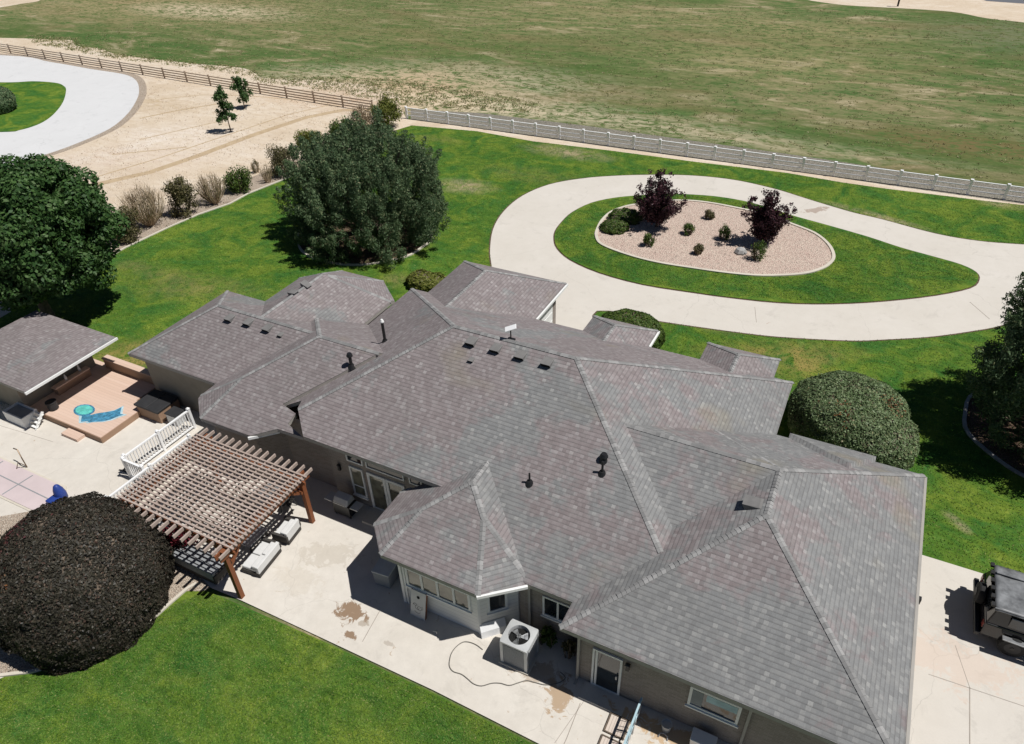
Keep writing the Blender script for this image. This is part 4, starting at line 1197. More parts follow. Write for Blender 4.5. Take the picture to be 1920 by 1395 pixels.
# ------------------------------------------------------------------ patio furniture
def sofa(name, label, c, rz, L, D, h=.55, col='cushion', arms=(1, 1), back=True):
    t = thing(name, label, 'sofa', (c[0], c[1], .05), rz, 'outdoor seating on the patio')
    T = Matrix.Translation((c[0], c[1], .05)) @ Matrix.Rotation(rz, 4, 'Z')
    m = MB(T); m.bb(-L/2, L/2, -D/2, D/2, .04, .20); m.build('base', M['rattan'], t, bevel=.01)
    n = max(1, round(L/.62))
    for i in range(n):
        m = MB(T); a = -L/2+.02+i*(L-.04)/n; m.bb(a+.012, a+(L-.04)/n-.012, -D/2+.02, D/2-.16, .202, .33); m.build('seat_cushion', M[col], t, bevel=.03)
        if back:
            m = MB(T); m.bb(a+.012, a+(L-.04)/n-.012, D/2-.30, D/2-.13, .335, h-.04); m.build('back_cushion', M[col], t, bevel=.03)
    m = MB(T); m.bb(-L/2, L/2, D/2-.12, D/2, .20, h); m.build('backrest', M[col if back else 'rattan'], t, bevel=.02)
    for s_, k in zip((-1, 1), arms):
        if k: m = MB(T); m.bb(s_*L/2-.05, s_*L/2+.05, -D/2, D/2, .20, .44); m.build('armrest', M['rattan'], t, bevel=.02)
    return t
sofa('patio_sofa', 'white cushioned sofa in full sun nearest the front pergola post', (-14.72, 9.75, 0), -PI/2+.10, 1.15, .72, .50, arms=(1, 0))
sofa('patio_sofa', 'white armchair in sun at the middle of the pergola edge', (-14.72, 11.0, 0), -PI/2+.12, .72, .62, .56, arms=(1, 1))
sofa('patio_sofa', 'gray sofa in the lattice shade under the front of the pergola', (-16.4, 8.75, 0), PI, 2.0, .75, .55, 'cushg')
t = thing('coffee_table', 'low square slatted table striped by lattice shadow under the pergola', 'table', (-15.75, 10.3, .05))
m = MB(); m.bb(-16.2, -15.3, 9.85, 10.75, .33, .37); m.build('tabletop', M['metal'], t, bevel=.008)
for sx in (-16.14, -15.36):
    for sy in (9.91, 10.69):
        m = MB(); m.bb(sx-.025, sx+.025, sy-.025, sy+.025, .05, .33); m.build('leg', M['black'], t)
t = thing('patio_table', 'round glass topped dining table under the rear of the pergola', 'table', (-16.2, 11.7, .05))
m = MB(); m.lathe((-16.2, 11.7, 0), [(.55, .66), (.56, .68), (.55, .70)], 24); m.build('tabletop', M['metal'], t)
m = MB(); m.lathe((-16.2, 11.7, 0), [(.3, .05), (.06, .12), (.05, .66)], 12); m.build('pedestal', M['black'], t)
def chair(label, c, rz):
    t = thing('patio_chair', label, 'chair', (c[0], c[1], .05), rz, 'dark metal patio chairs')
    T = Matrix.Translation((c[0], c[1], .05)) @ Matrix.Rotation(rz, 4, 'Z')
    m = MB(T); m.bb(-.2, .2, -.2, .2, .36, .40); m.build('seat', M['rattan'], t, bevel=.01)
    m = MB(T)
    for i in range(5): m.bar((-.17+i*.085, .2, .40), (-.17+i*.085, .27, .80), .02, .012)
    m.bar((-.2, .27, .80), (.2, .27, .80), .03); m.build('backrest', M['black'], t)
    for sx in (-.18, .18):
        for sy in (-.18, .18):
            m = MB(T); m.bar((sx, sy, .37), (sx*1.15, sy*1.15, 0), .025); m.build('leg', M['black'], t)
chair('dark metal chair at the house side of the round table', (-15.5, 11.95, 0), -1.2)
chair('dark metal chair at the left of the round table', (-17.0, 11.5, 0), 1.7)
chair('dark metal chair at the lawn side of the round table', (-16.3, 10.95, 0), 3.3)

# covered grill by the french doors
t = thing('gas_grill', 'gray lidded gas grill on a cart in the shade beside the french doors', 'grill', (-13.55, 12.72, .05))
m = MB(); m.bb(-13.9, -13.2, 12.5, 12.95, .12, .62); m.build('cart', M['black'], t, bevel=.015)
m = MB(); m.add([(-13.85, 12.48, .64), (-13.25, 12.48, .64), (-13.25, 12.95, .64), (-13.85, 12.95, .64), (-13.85, 12.60, .86), (-13.25, 12.60, .86), (-13.25, 12.86, .90), (-13.85, 12.86, .90)], [(0, 3, 2, 1), (4, 5, 6, 7), (0, 1, 5, 4), (1, 2, 6, 5), (2, 3, 7, 6), (3, 0, 4, 7)])
l = m.build('lid', M['acgray'], t, bevel=.02)
m = MB(); m.bar((-13.8, 12.45, .72), (-13.3, 12.45, .72), .025); m.build('handle', M['metal'], l)
for x in (-14.1, -13.0):
    m = MB(); m.bb(x-.16, x+.16, 12.52, 12.9, .60, .635); m.build('side_shelf', M['acgray'], t)
for x in (-13.85, -13.25):
    m = MB(); m.bb(x-.03, x+.03, 12.52, 12.58, .05, .13); m.build('leg', M['black'], t)

# things beside the dining bay
t = thing('storage_bin', 'gray lidded storage bin in the shade left of the dining bay', 'bin', (-10.05, 11.4, .05))
m = MB(); m.box((-10.6, 11.05, .36), (.55, .75, .60), .1, taper=1.05); m.build('body', M['cushg'], t, bevel=.02)
m = MB(); m.box((-10.6, 11.05, .695), (.62, .82, .06), .1); m.build('lid', M['acgray'], t, bevel=.015)
t = thing('cornhole_board', 'light gray cornhole board with a dark hole and ring pattern leaning on the dining bay', 'game board', (-8.95, 10.3, .05))
Tb = Matrix.Translation((-8.95, 10.20, .06)) @ Matrix.Rotation(R(-14), 4, 'X')
m = MB(Tb); m.bb(-.26, .26, -.012, .012, 0, 1.0); pnl = m.build('panel', M['acgray'], t, bevel=.005)
m = MB(Tb); m.bb(-.26, -.235, .012, .09, 0, 1.0); m.bb(.235, .26, .012, .09, 0, 1.0); m.build('frame', M['cedar'], t)
def disc(T, cx_, cz_, r, y=-.016, r2=None, n=24, a0=0, a1=2*PI):
    m = MB(T); V = []; F = []
    for i in range(n+1):
        a = a0+(a1-a0)*i/n
        V += [(cx_+r*math.cos(a), y, cz_+r*math.sin(a)), (cx_+(r2 or 0)*math.cos(a), y, cz_+(r2 or 0)*math.sin(a))]
    for i in range(n): F.append((2*i, 2*i+2, 2*i+3, 2*i+1))
    m.add(V, F); return m
disc(Tb, .0, .78, .055).build('hole', M['dark'], pnl)
mm = MB()
for cx_, cz_, r, a0, a1 in ((-.10, .46, .07, .3, 3.3), (-.02, .40, .08, 1.5, 6.0), (.06, .38, .08, 0, 2*PI), (.13, .42, .06, -1.2, 1.6), (-.14, .43, .05, .6, 2.8), (0, .30, .12, 3.6, 5.8)):
    q = disc(Tb, cx_, cz_, r, -.016, r-.014, 20, a0, a1); mm.add(q.v, q.f)
mm.build('ring_pattern', M['spa'], pnl)
q = at(820, 1192)
m = MB(); m.tube([(q.x, q.y, .05), (q.x, q.y, .24)], .018); m.tube([(q.x, q.y, .2), (q.x-.12, q.y-.02, .19)], .014); m.lathe((q.x, q.y, .24), [(.04, 0), (.04, .015)], 8)
tag(m.build('hose_spigot', M['metal']), 'small metal spigot standing out of the patio in front of the dining bay', 'spigot')

# air conditioner
t = thing('air_conditioner', 'gray outdoor air conditioning unit with a round fan grille on its top', 'air conditioner', (-5.55, 10.4, .05))
X0, X1, Y0, Y1 = -6.0, -5.16, 10.0, 10.78
m = MB(); m.bb(X0-.05, X1+.05, Y0-.05, Y1+.05, .04, .11); m.build('pad', M['curb'], t)
m = MB(); m.bb(X0+.03, X1-.03, Y0+.03, Y1-.03, .11, .92); m.build('coil', simple('coil_gray', (.22, .23, .24), .6, .3, sc_=40, var=.3), t)
m = MB()
for (x, y) in ((X0, Y0), (X1-.09, Y0), (X0, Y1-.09), (X1-.09, Y1-.09)): m.bb(x, x+.09, y, y+.09, .11, 1.08)
for k in range(16):
    z = .17+k*.056
    m.bb(X0+.09, X1-.09, Y0+.008, Y0+.016, z, z+.012); m.bb(X1-.016, X1-.008, Y0+.09, Y1-.09, z, z+.012); m.bb(X0+.008, X0+.016, Y0+.09, Y1-.09, z, z+.012)
m.build('cabinet', M['acgray'], t)
# top panel with a round opening
cx_, cy_ = (X0+X1)/2, (Y0+Y1)/2; m = MB(); V = []; F = []; n = 40
for i in range(n):
    a = 2*PI*i/n; ca, sa_ = math.cos(a), math.sin(a)
    k = min(((X1-X0)/2+.01)/max(abs(ca), 1e-6), ((Y1-Y0)/2+.01)/max(abs(sa_), 1e-6))
    V += [(cx_+.31*ca, cy_+.31*sa_, 1.13), (cx_+k*ca, cy_+k*sa_, 1.11), (cx_+k*ca, cy_+k*sa_, 1.06), (cx_+.30*ca, cy_+.30*sa_, .98)]
for i in range(n):
    j = (i+1) % n
    F += [(4*i, 4*i+1, 4*j+1, 4*j), (4*i+1, 4*i+2, 4*j+2, 4*j+1), (4*i, 4*j, 4*j+3, 4*i+3)]
m.add(V, F); tp = m.build('top_panel', M['acgray'], t)
m = MB(); m.lathe((cx_, cy_, .93), [(.30, 0), (.30, .06)], 30); m.build('fan_well', M['dark'], t)
m = MB()
for k in range(3):
    a = k*2*PI/3+.5
    p = [(cx_+.06*math.cos(a-.5), cy_+.06*math.sin(a-.5), 1.03), (cx_+.27*math.cos(a-.42), cy_+.27*math.sin(a-.42), 1.01), (cx_+.27*math.cos(a+.35), cy_+.27*math.sin(a+.35), 1.07), (cx_+.06*math.cos(a+.4), cy_+.06*math.sin(a+.4), 1.05)]
    m.add(p, [(0, 1, 2, 3)])
m.lathe((cx_, cy_, 1.02), [(.07, 0), (.07, .06)], 12); m.build('fan', M['metal'], t)
m = MB()
for r in (.10, .20): m.tube([(cx_+r*math.cos(2*PI*i/28), cy_+r*math.sin(2*PI*i/28), 1.125) for i in range(29)], .004, 4, False)
for k in range(2): a = k*PI/2+.4; m.bar((cx_-.31*math.cos(a), cy_-.31*math.sin(a), 1.125), (cx_+.31*math.cos(a), cy_+.31*math.sin(a), 1.125), .006)
m.build('grille', M['black'], tp)
# hose
pts = [(905, 1218), (893, 1209), (880, 1204), (868, 1204), (856, 1212), (847, 1224), (843, 1238), (843, 1250), (850, 1259), (865, 1264), (876, 1272), (888, 1282), (903, 1286), (922, 1281), (938, 1281), (955, 1285), (972, 1280), (988, 1276), (1005, 1280), (1024, 1284), (1048, 1280), (1060, 1270), (1048, 1258)]
hp = []
Q = [at(a, b, .066) for a, b in pts]
for i in range(len(Q)-1):
    p0, p1, p2, p3 = Q[max(i-1, 0)], Q[i], Q[i+1], Q[min(i+2, len(Q)-1)]
    for k in range(4):
        s_ = k/4; hp.append(.5*((2*p1)+(p2-p0)*s_+(2*p0-5*p1+4*p2-p3)*s_*s_+(3*p1-p0-3*p2+p3)*s_**3))
m = MB(); m.tube(hp, .014, 6); tag(m.build('garden_hose', simple('hose_rubber', (.16, .15, .13), .7)), 'thin dark hose looping over the patio in front of the air conditioner', 'hose', None)

# ramp, grating mats and railing at the side door
t = thing('ramp_railing', 'pale metal ramp railing at the side door steps', 'railing', (-1.95, 9.6, .05))
m = MB()
for y in (8.8, 9.25, 9.7, 10.15): m.bar((-1.95, y, .05), (-1.95, y, .92), .04)
m.build('upright', M['metal'], t)
m = MB(); m.bar((-1.95, 8.7, .92), (-1.95, 10.25, .92), .05); m.bar((-1.95, 8.7, .5), (-1.95, 10.25, .5), .03); m.build('top_rail', M['paleblue'], t)
m = MB()
for k in range(9): m.bar((-1.95, 8.85+k*.16, .1), (-1.95, 8.85+k*.16, .9), .014)
m.build('infill_bars', M['metal'], t)
for i, (x0, x1, y0, y1, lab) in enumerate(((-2.66, -2.10, 9.42, 9.98, 'pale plank mat with a dark frame, the one nearer the side door'), (-2.66, -2.10, 8.75, 9.33, 'pale plank mat with a dark frame, the one at the bottom edge of the photo'))):
    t = thing('plank_mat', lab, 'mat', (x0, y0, .05), 0, 'framed plank mats outside the side door')
    m = MB(); m.bb(x0, x1, y0, y0+.035, .05, .10); m.bb(x0, x1, y1-.035, y1, .05, .10); m.bb(x0, x0+.035, y0+.035, y1-.035, .05, .10); m.bb(x1-.035, x1, y0+.035, y1-.035, .05, .10); m.build('frame', M['bark'], t)
    m = MB()
    for k in range(6):
        a = x0+.04+k*(x1-x0-.08)/6; m.bb(a+.003, a+(x1-x0-.08)/6-.003, y0+.04, y1-.04, .055, .085)
    m.build('planks', M['pale_wood'], t)
m = MB(); m.bb(-3.6, -1.95, 9.99, 10.5, .05, .10); tag(m.build('door_landing', M['patio']), 'shaded concrete landing in front of the side door', 'step')
t = thing('paint_bucket', 'light gray bucket standing by the garage wing wall', 'bucket', (-1.2, 10.2, .05))
m = MB(); m.lathe((-1.2, 10.2, .05), [(.11, 0), (.135, .27), (.145, .275), (.145, .29), (.125, .29), (.12, .24)], 18); m.build('body', M['acgray'], t)
m = MB(); m.tube([(-1.2+.145*math.cos(a), 10.2-.02*math.sin(a), .32-.12*math.sin(a)) for a in [PI*i/10 for i in range(11)]], .005, 5); m.build('handle', M['metal'], t)
t = thing('hose_reel', 'crumpled gray bag on the ground below the bucket', 'bag', (-1.25, 9.95, .05))
t['label'] = 'small gray stand with a curved foot under the bucket'; t['category'] = 'stand'; t.name = 'bucket_stand'
m = MB(); m.tube([(-1.32, 9.92, .06), (-1.3, 10.0, .12), (-1.2, 10.03, .13), (-1.1, 10.0, .12), (-1.08, 9.92, .06)], .02, 6); m.build('foot', M['metal'], t)
q = at(1318, 1392)
t = thing('cooler_box', 'white lidded box at the bottom edge beside the garage wing', 'cooler', (q.x, q.y, .05))
m = MB(); m.box((q.x, q.y-.1, .2), (.6, .34, .30)); m.build('body', M['white'], t, bevel=.02)
m = MB(); m.box((q.x, q.y-.1, .375), (.63, .37, .05)); m.build('lid', M['white'], t, bevel=.015)

# ------------------------------------------------------------------ pool terrace
t = thing('wooden_deck', 'raised tan wooden deck with turquoise mats between the shed and the house', 'deck', (-27, 13, .05))
m = MB(); m.prism([(-29.5, 11.5), (-24.68, 11.5), (-24.68, 13.78), (-25.35, 13.78), (-25.35, 15.1), (-29.8, 15.1), (-29.8, 12.4), (-29.5, 12.4)], .27, .33); m.build('deck_boards', M['deck'], t)
m = MB(); m.bb(-29.5, -24.66, 11.47, 11.50, .05, .31); m.bb(-24.68, -24.65, 11.5, 13.8, .05, .31); m.bb(-25.35, -25.32, 13.8, 15.1, .05, .31); m.build('skirt_board', M['deckv'], t)
t = thing('deck_bench', 'narrow wooden bench along the shed side of the deck', 'bench', (-28.75, 13.4, .26), 0, 'built in benches of the deck')
m = MB(); m.bb(-28.95, -28.65, 12.55, 14.25, .66, .72); m.build('seat', M['deck'], t)
m = MB(); m.bb(-28.93, -28.67, 12.6, 14.2, .33, .66); m.build('support_panel', M['deckv'], t)
t = thing('deck_bench', 'long wooden bench wall along the far side of the deck', 'bench', (-27, 15, .26), 0, 'built in benches of the deck')
m = MB(); m.bb(-28.6, -25.2, 14.84, 15.16, .80, .86); m.build('seat', M['deck'], t)
m = MB(); m.bb(-28.58, -25.22, 14.88, 15.12, .33, .80); m.build('support_panel', M['deckv'], t)
for lab, x0, x1, y0, y1, h in (('small wooden step box against the front of the deck', -26.6, -25.65, 11.08, 11.44, .16),):
    m = MB(); m.bb(x0, x1, y0, y1, .05, h+.02); tag(m.build('step_box', M['deck']), lab, 'step')
m = MB(); m.lathe((-28.05, 11.9, .33), [(.16, 0), (.20, .05), (.20, .34), (.22, .36), (.22, .40), (.18, .40), (.16, .36)], 14)
tag(m.build('planter_pot', M['spa']), 'dark round planter pot on the near left corner of the deck', 'pot')
V = [(-26.80+.50*math.cos(a*PI/18)*(1+.04*math.sin(3*a)), 12.38+.34*math.sin(a*PI/18)) for a in range(36)]
t = thing('oval_mat', 'turquoise oval mat with a dark blue rim lying on the deck', 'mat', (-26.8, 12.38, .26))
m = MB(); m.prism(V, .332, .345); m.build('rim', M['bluemat'], t)
m = MB(); m.prism([(-26.8+(x+26.8)*.82, 12.38+(y-12.38)*.8) for x, y in V], .346, .354); m.build('center', M['turq'], t)
fish = [(x-(y-12.45)*0+(.10 if i < 9 else -.10), y+(-.07 if i < 9 else .07)) for i, (x, y) in enumerate([(-26.35, 11.88), (-26.15, 12.02), (-26.0, 12.0), (-25.85, 12.12), (-25.55, 12.28), (-25.35, 12.5), (-25.28, 12.72), (-25.12, 12.95), (-25.30, 12.92), (-25.42, 13.12), (-25.5, 12.82), (-25.72, 12.62), (-25.98, 12.42), (-26.15, 12.22), (-26.38, 12.18), (-26.5, 12.05)])]
t = thing('fish_mat', 'long blue fish shaped mat lying on the deck beside the oval one', 'mat', (-25.8, 12.4, .26))
m = MB(); m.prism([(x+.05*math.cos(i), y) for i, (x, y) in enumerate([(-25.8+(a+25.8)*1.12, 12.45+(b-12.45)*1.15) for a, b in fish])], .332, .338); m.build('border', M['paleblue'], t)
m = MB(); m.prism(fish, .340, .348); m.build('body', M['bluemat'], t)
# hot tub
t = thing('hot_tub', 'square hot tub with a dark folded cover in the corner by the left wing', 'hot tub', (-24.15, 13.9, .05))
m = MB(); m.bb(-24.75, -23.45, 13.35, 14.4, .05, .58); m.build('cabinet', M['deckv'], t, bevel=.02)
m = MB(); m.bb(-24.8, -24.12, 13.3, 14.42, .585, .68); m.bb(-24.10, -23.42, 13.3, 14.42, .585, .68); m.build('cover', M['spa'], t, bevel=.02)
t = thing('equipment_box', 'small pale gray box in the shade between the hot tub and the railing', 'box', (-22.9, 13.9, .05))
m = MB(); m.box((-22.95, 13.75, .3), (.55, .5, .5)); m.build('body', M['acgray'], t, bevel=.02)
m = MB(); m.box((-22.95, 13.75, .575), (.6, .55, .05)); m.build('lid', M['spa'], t, bevel=.01)
# white stepped chest
t = thing('deck_chest', 'white open topped storage chest with side steps beside the shed', 'chest', (-29, 11.1, .05))
m = MB(); m.bb(-29.6, -28.35, 10.72, 10.78, .05, .55); m.bb(-29.6, -28.35, 11.35, 11.41, .05, .55); m.bb(-29.6, -29.54, 10.78, 11.35, .05, .55); m.bb(-28.41, -28.35, 10.78, 11.35, .05, .55); m.build('side_panel', M['white'], t)
m = MB(); m.bb(-29.54, -28.41, 10.78, 11.35, .05, .47); m.build('gray_lid', M['cushg'], t)
m = MB()
for k in range(4): m.bb(-28.34, -27.86, 10.85+k*.14, 10.95+k*.14, .12+k*.12, .15+k*.12)
for x in (-28.34, -27.9): m.bar((x, 10.85, .05), (x, 11.38, .62), .04, .1)
m.build('steps', M['white'], t)
# shed
t = thing('pool_shed', 'small tan shed with a gray shingle roof and white gutter at the left edge', 'shed', (-30, 13, 0))
roof([(-32.6, 10.9), (-27.27, 10.9), (-27.27, 15.1), (-32.6, 15.1)], [right(-27.27, 2.2, .16), rear(10.9, 2.2, .16), front(15.1, 2.2, .16), left(-32.6, 2.2, .16)], t, .13, caps=False)
m = MB(); m.bb(-32.2, -29.15, 11.4, 14.8, 0, 2.2); m.build('wall', M['taupe'], t)
m = MB(); m.bar((-27.22, 10.86, 2.14), (-27.22, 15.12, 2.14), .07, .1); m.build('gutter', M['white'], t)
m = MB(); m.bb(-29.148, -29.10, 12.5, 14.1, 1.0, 1.75); wn = m.build('window', M['deckv'], t); m = MB(); m.bb(-29.10, -29.09, 12.57, 14.03, 1.07, 1.68); m.build('pane', M['glass'], wn)
m = MB(); m.bb(-31.9, -31.2, 11.34, 11.398, .05, 1.9); m.build('door', M['white'], t)
for k, (x, y, lab) in enumerate(((-28.95, 13.9, 'taller cream bottle on the shed counter'), (-28.9, 13.2, 'shorter cream bottle on the shed counter'))):
    m = MB(); m.lathe((x+.1, y, .72), [(.05, 0), (.055, .16), (.03, .22), (.03, .28 if k else .34)], 10); tag(m.build('bottle', M['cushion']), lab+', standing on the narrow bench', 'bottle', 'bottles on the deck bench')
# pool with cover
pv = [at(-60, 838), at(0, 866), at(112, 906), at(150, 935), at(100, 985), at(0, 930), at(-60, 900)]
t = thing('swimming_pool', 'swimming pool under a pale pink cover with a thin stone coping at the left edge', 'pool', (-26, 8.3, .05))
xy = [(-33, 9.05), (-23.9, 9.15), (-23.4, 8.8), (-23.4, 7.9), (-25.9, 7.85), (-33, 7.85)]
m = MB(); m.prism([(-28.5+(x+28.5)*1.02, 8.5+(y-8.5)*1.12) for x, y in xy], .051, .072); m.build('coping', M['curb'], t)
m = MB(); m.prism(xy, .074, .092); cv = m.build('cover', M['cover'], t)
m = MB()
for x in (-31, -29.2, -27.4, -25.6): m.bar((x, 7.9, .097), (x+.1, 9.05, .097), .05, .006)
m.bar((-32.9, 8.5, .099), (-23.6, 8.5, .099), .04, .006); m.build('strap', M['cushg'], cv)
m = MB(); q = at(52, 878)
m.tube([(q.x, q.y, .05), (q.x-.05, q.y+.02, .55), (q.x-.3, q.y+.12, .75), (q.x-.55, q.y+.12, .72)], .022, 8); m.tube([(q.x-.25, q.y-.25, .08), (q.x-.1, q.y-.15, .4), (q.x, q.y, .12)], .018, 8)
tag(m.build('pool_handrail', simple('bronze_pipe', (.16, .11, .07), .4, .6)), 'thin bent metal handrail at the far edge of the covered pool', 'handrail')
q = at(118, 935)
t = thing('pool_float', 'blue rounded pool chair poking up behind the dark hedge', 'pool chair', (q.x, q.y, .05))
m = MB(); m.lathe((q.x, q.y, .05), [(.20, 0), (.21, .2), (.17, .42), (.10, .60), (.03, .66)], 14); m.build('back_shell', M['blue'], t, smooth=True)
m = MB(); m.box((q.x+.05, q.y-.28, .2), (.5, .4, .14)); m.build('seat', M['blue'], t, bevel=.04)
m = MB(); q = at(237, 884); m.tube([(q.x-.25, q.y-.1, .06), (q.x-.05, q.y-.05, .08), (q.x+.05, q.y+.1, .3), (q.x+.02, q.y+.2, .34)], .03, 6); m.box((q.x, q.y, .08), (.2, .16, .06)); tag(m.build('gate_stop', M['spa']), 'small dark metal prop on the ground at the end of the white railing', 'prop')

# ------------------------------------------------------------------ off road vehicle
vx, vy, L, W = 5.85, 16.45, 4.2, 2.15
t = thing('offroad_vehicle', 'black boxy off road vehicle with a gray canvas roof parked at the right edge', 'car', (vx+L/2, vy+W/2, .05))
m = MB()
m.bb(vx+.12, vx+L-.9, vy+.10, vy+W-.10, .42, .95)
m.bb(vx+L-.9, vx+L, vy+.22, vy+W-.22, .42, .90)
m.build('body', M['carblack'], t, bevel=.05)
def hull(pts_lo, pts_hi):
    return MB().add(pts_lo+pts_hi, [(3, 2, 1, 0), (4, 5, 6, 7), (0, 1, 5, 4), (1, 2, 6, 5), (2, 3, 7, 6), (3, 0, 4, 7)])
x0, x1, y0, y1 = vx+.14, vx+2.75, vy+.13, vy+W-.13
hull([(x0, y0, .94), (x1+.35, y0, .94), (x1+.35, y1, .94), (x0, y1, .94)], [(x0+.12, y0+.14, 1.46), (x1, y0+.14, 1.46), (x1, y1-.14, 1.46), (x0+.12, y1-.14, 1.46)]).build('cabin', M['carblack'], t, bevel=.03)
m = MB(); V = []; F = []; nx, ny = 22, 14
for i in range(nx+1):
    for j in range(ny+1):
        u, v = i/nx, j/ny
        sag = -.035*math.sin(u*3*PI)**2*math.sin(v*PI)+.07*math.sin(v*PI)**.6+.012*noise.noise(Vector((u*7, v*5, 1)))
        V.append((x0+.06+u*(x1-x0-.02), y0+.08+v*(y1-y0-.16), 1.46+sag-.03*(u < .01)))
for i in range(nx):
    for j in range(ny): F.append((i*(ny+1)+j, (i+1)*(ny+1)+j, (i+1)*(ny+1)+j+1, i*(ny+1)+j+1))
m.add(V, F); rf = m.build('roof', M['canvas'], t, smooth=True)
so_ = rf.modifiers.new('thick', 'SOLIDIFY'); so_.thickness = .03
m = MB(); m.bar((x0+.1, y1-.45, 1.545), (x1, y1-.45, 1.545), .09, .03); m.bar((x0+.05, y0+.12, 1.485), (x1, y0+.12, 1.485), .035, .03); m.build('roof_rail', M['canvas'], rf)
m = MB(); m.bb(x0+.5, x0+1.3, y0+.02, y0+.05, 1.0, 1.36); m.bb(x0+1.45, x0+2.3, y0+.02, y0+.05, 1.0, 1.36); m.build('side_window', M['glass'], t)
m = MB(); m.bb(x0+.01, x0+.03, y0+.35, y1-.35, 1.0, 1.36); m.build('rear_window', M['glass'], t)
m = MB(); m.bb(vx-.02, vx+.12, vy+.05, vy+W-.05, .40, .54); m.build('bumper', M['black'], t, bevel=.03)
m = MB(); m.bb(vx+.1, vx+.13, vy+.15, vy+.30, .68, .88); m.bb(vx+.1, vx+.13, vy+W-.30, vy+W-.15, .68, .88); m.build('tail_light', simple('lamp_red', (.2, .03, .02), .3), t)
m = MB(); m.bar((vx+.6, vy-.02, .72), (vx+L-.4, vy-.02, .60), .16, .04); m.bar((vx+1.5, vy-.02, .36), (vx+2.6, vy-.02, .36), .12, .05); m.build('fender_trim', M['canvas'], t, bevel=.01)
def wheel(cx_, cy_, cz_, r, parent, wd=.24):
    T = Matrix.Translation((cx_, cy_, cz_)) @ Matrix.Rotation(PI/2, 4, 'X')
    m = MB(T); m.lathe((0, 0, -wd/2), [(r*.6, 0), (r*.93, .0), (r, .04), (r, wd-.04), (r*.93, wd), (r*.6, wd)], 28); wl = m.build('wheel', M['rubber'], parent)
    m = MB(T); m.lathe((0, 0, -wd/2-.006), [(r*.58, 0), (r*.56, .01), (r*.3, .04), (r*.56, wd), (r*.58, wd+.012)], 20); m.build('rim', M['spa'], wl)
    m = MB(T); m.lathe((0, 0, -wd/2-.02), [(r*.16, 0), (r*.18, .05)], 10); m.lathe((0, 0, wd/2-.03), [(r*.18, 0), (r*.16, .05)], 10); m.build('hub', M['black'], wl)
T_ = Matrix.Translation((vx+.02, vy+W*.55, .92)) @ Matrix.Rotation(PI/2, 4, 'Y')
m = MB(T_); m.lathe((0, 0, -.12), [(.14, 0), (.29, .02), (.31, .06), (.31, .16), (.29, .20), (.14, .20)], 24); sw = m.build('spare_wheel', M['rubber'], t)
m = MB(T_); m.lathe((0, 0, -.135), [(.13, 0), (.15, .04)], 14); m.build('rim', M['spa'], sw)
m = MB()
for k in range(6): m.box((x0+.02, y0+.25+k*.30, 1.47), (.10, .14, .07))
m.build('roof_clasp', M['black'], rf)
m = MB(); m.bar((x0+.05, y0+.10, 1.42), (x1+.3, y0+.02, .98), .05, .05) if False else m.bar((x0+1.38, y0+.03, .98), (x0+1.38, y0+.13, 1.44), .07, .05); m.build('pillar', M['carblack'], t)
for wx in (vx+.95, vx+L-.75):
    for wy in (vy+.10, vy+W-.10): wheel(wx, wy, .40, .35, t)

# ------------------------------------------------------------------ rusty and maroon patches on the hedges, part of the same plants
def patch(parent, c, r, d0, spread, n, size, mat):
    d = sph(n*40); d0 = np.array(d0)/np.linalg.norm(d0)
    k = (d@d0); pr = np.exp((k-1)/spread)
    d = d[rng.random(len(d)) < pr][:n]
    P = np.array(c)+d*np.array(r)*1.005
    nn = d/np.array(r); nn /= np.linalg.norm(nn, axis=1)[:, None]
    leaf_mesh('discolored_foliage', P, nn, size, mat, parent, .55, .5)
hs = [o for o in bpy.data.objects if o.name.startswith('clipped_hedge') and o.type == 'EMPTY']
rust = m_leaf('rusty_leaf', [(0, (.10, .05, .02)), (.5, (.19, .085, .035)), (1, (.30, .14, .06))])
maroon = m_leaf('maroon_hedge_leaf', [(0, (.05, .018, .02)), (.5, (.085, .028, .03)), (1, (.14, .06, .05))])
for h in hs:
    if h.location.x > 0:
        patch(h, (1.58, 24.2, .85), (2.2, 2.2, 1.65), (-.25, -.55, .8), .012, 260, .045, rust); patch(h, (1.58, 24.2, .85), (2.2, 2.2, 1.65), (.5, -.1, .8), .02, 180, .045, rust)
    elif h.location.x < -15:
        patch(h, (-18.35, 6.2, 1.15), (2.45, 2.45, 2.55), (-.55, -.2, .8), .03, 600, .042, maroon); patch(h, (-18.35, 6.2, 1.15), (2.45, 2.45, 2.55), (-.15, -.62, .55), .02, 320, .042, rust)
        patch(h, (-18.35, 6.2, 1.15), (2.45, 2.45, 2.55), (-.9, .1, .35), .03, 400, .042, maroon)

# stray shoots on the big hedges
for h, c, r, n, mt in ((hs[0], (-18.35, 6.2, 1.15), (2.5, 2.5, 2.6), 260, 'hedge_d'), (hs[1], (1.45, 24.25, .85), (2.15, 2.1, 1.6), 160, 'hedge_g')):
    P_ = []; N_ = []
    for i in range(n):
        d = sph(1)[0]
        if d[2] < -.1: continue
        b0 = np.array(c)+d*np.array(r)*.97; L = rng.uniform(.05, .20); dr = d*.5+np.array([0, 0, .6])+rng.normal(size=3)*.2
        for k in range(9): P_.append(b0+dr*L*k/8+rng.normal(size=3)*.018); N_.append(rng.normal(size=3))
    leaf_mesh('stray_shoots', np.array(P_), np.array(N_), .038, M[mt], h, .5, .6)

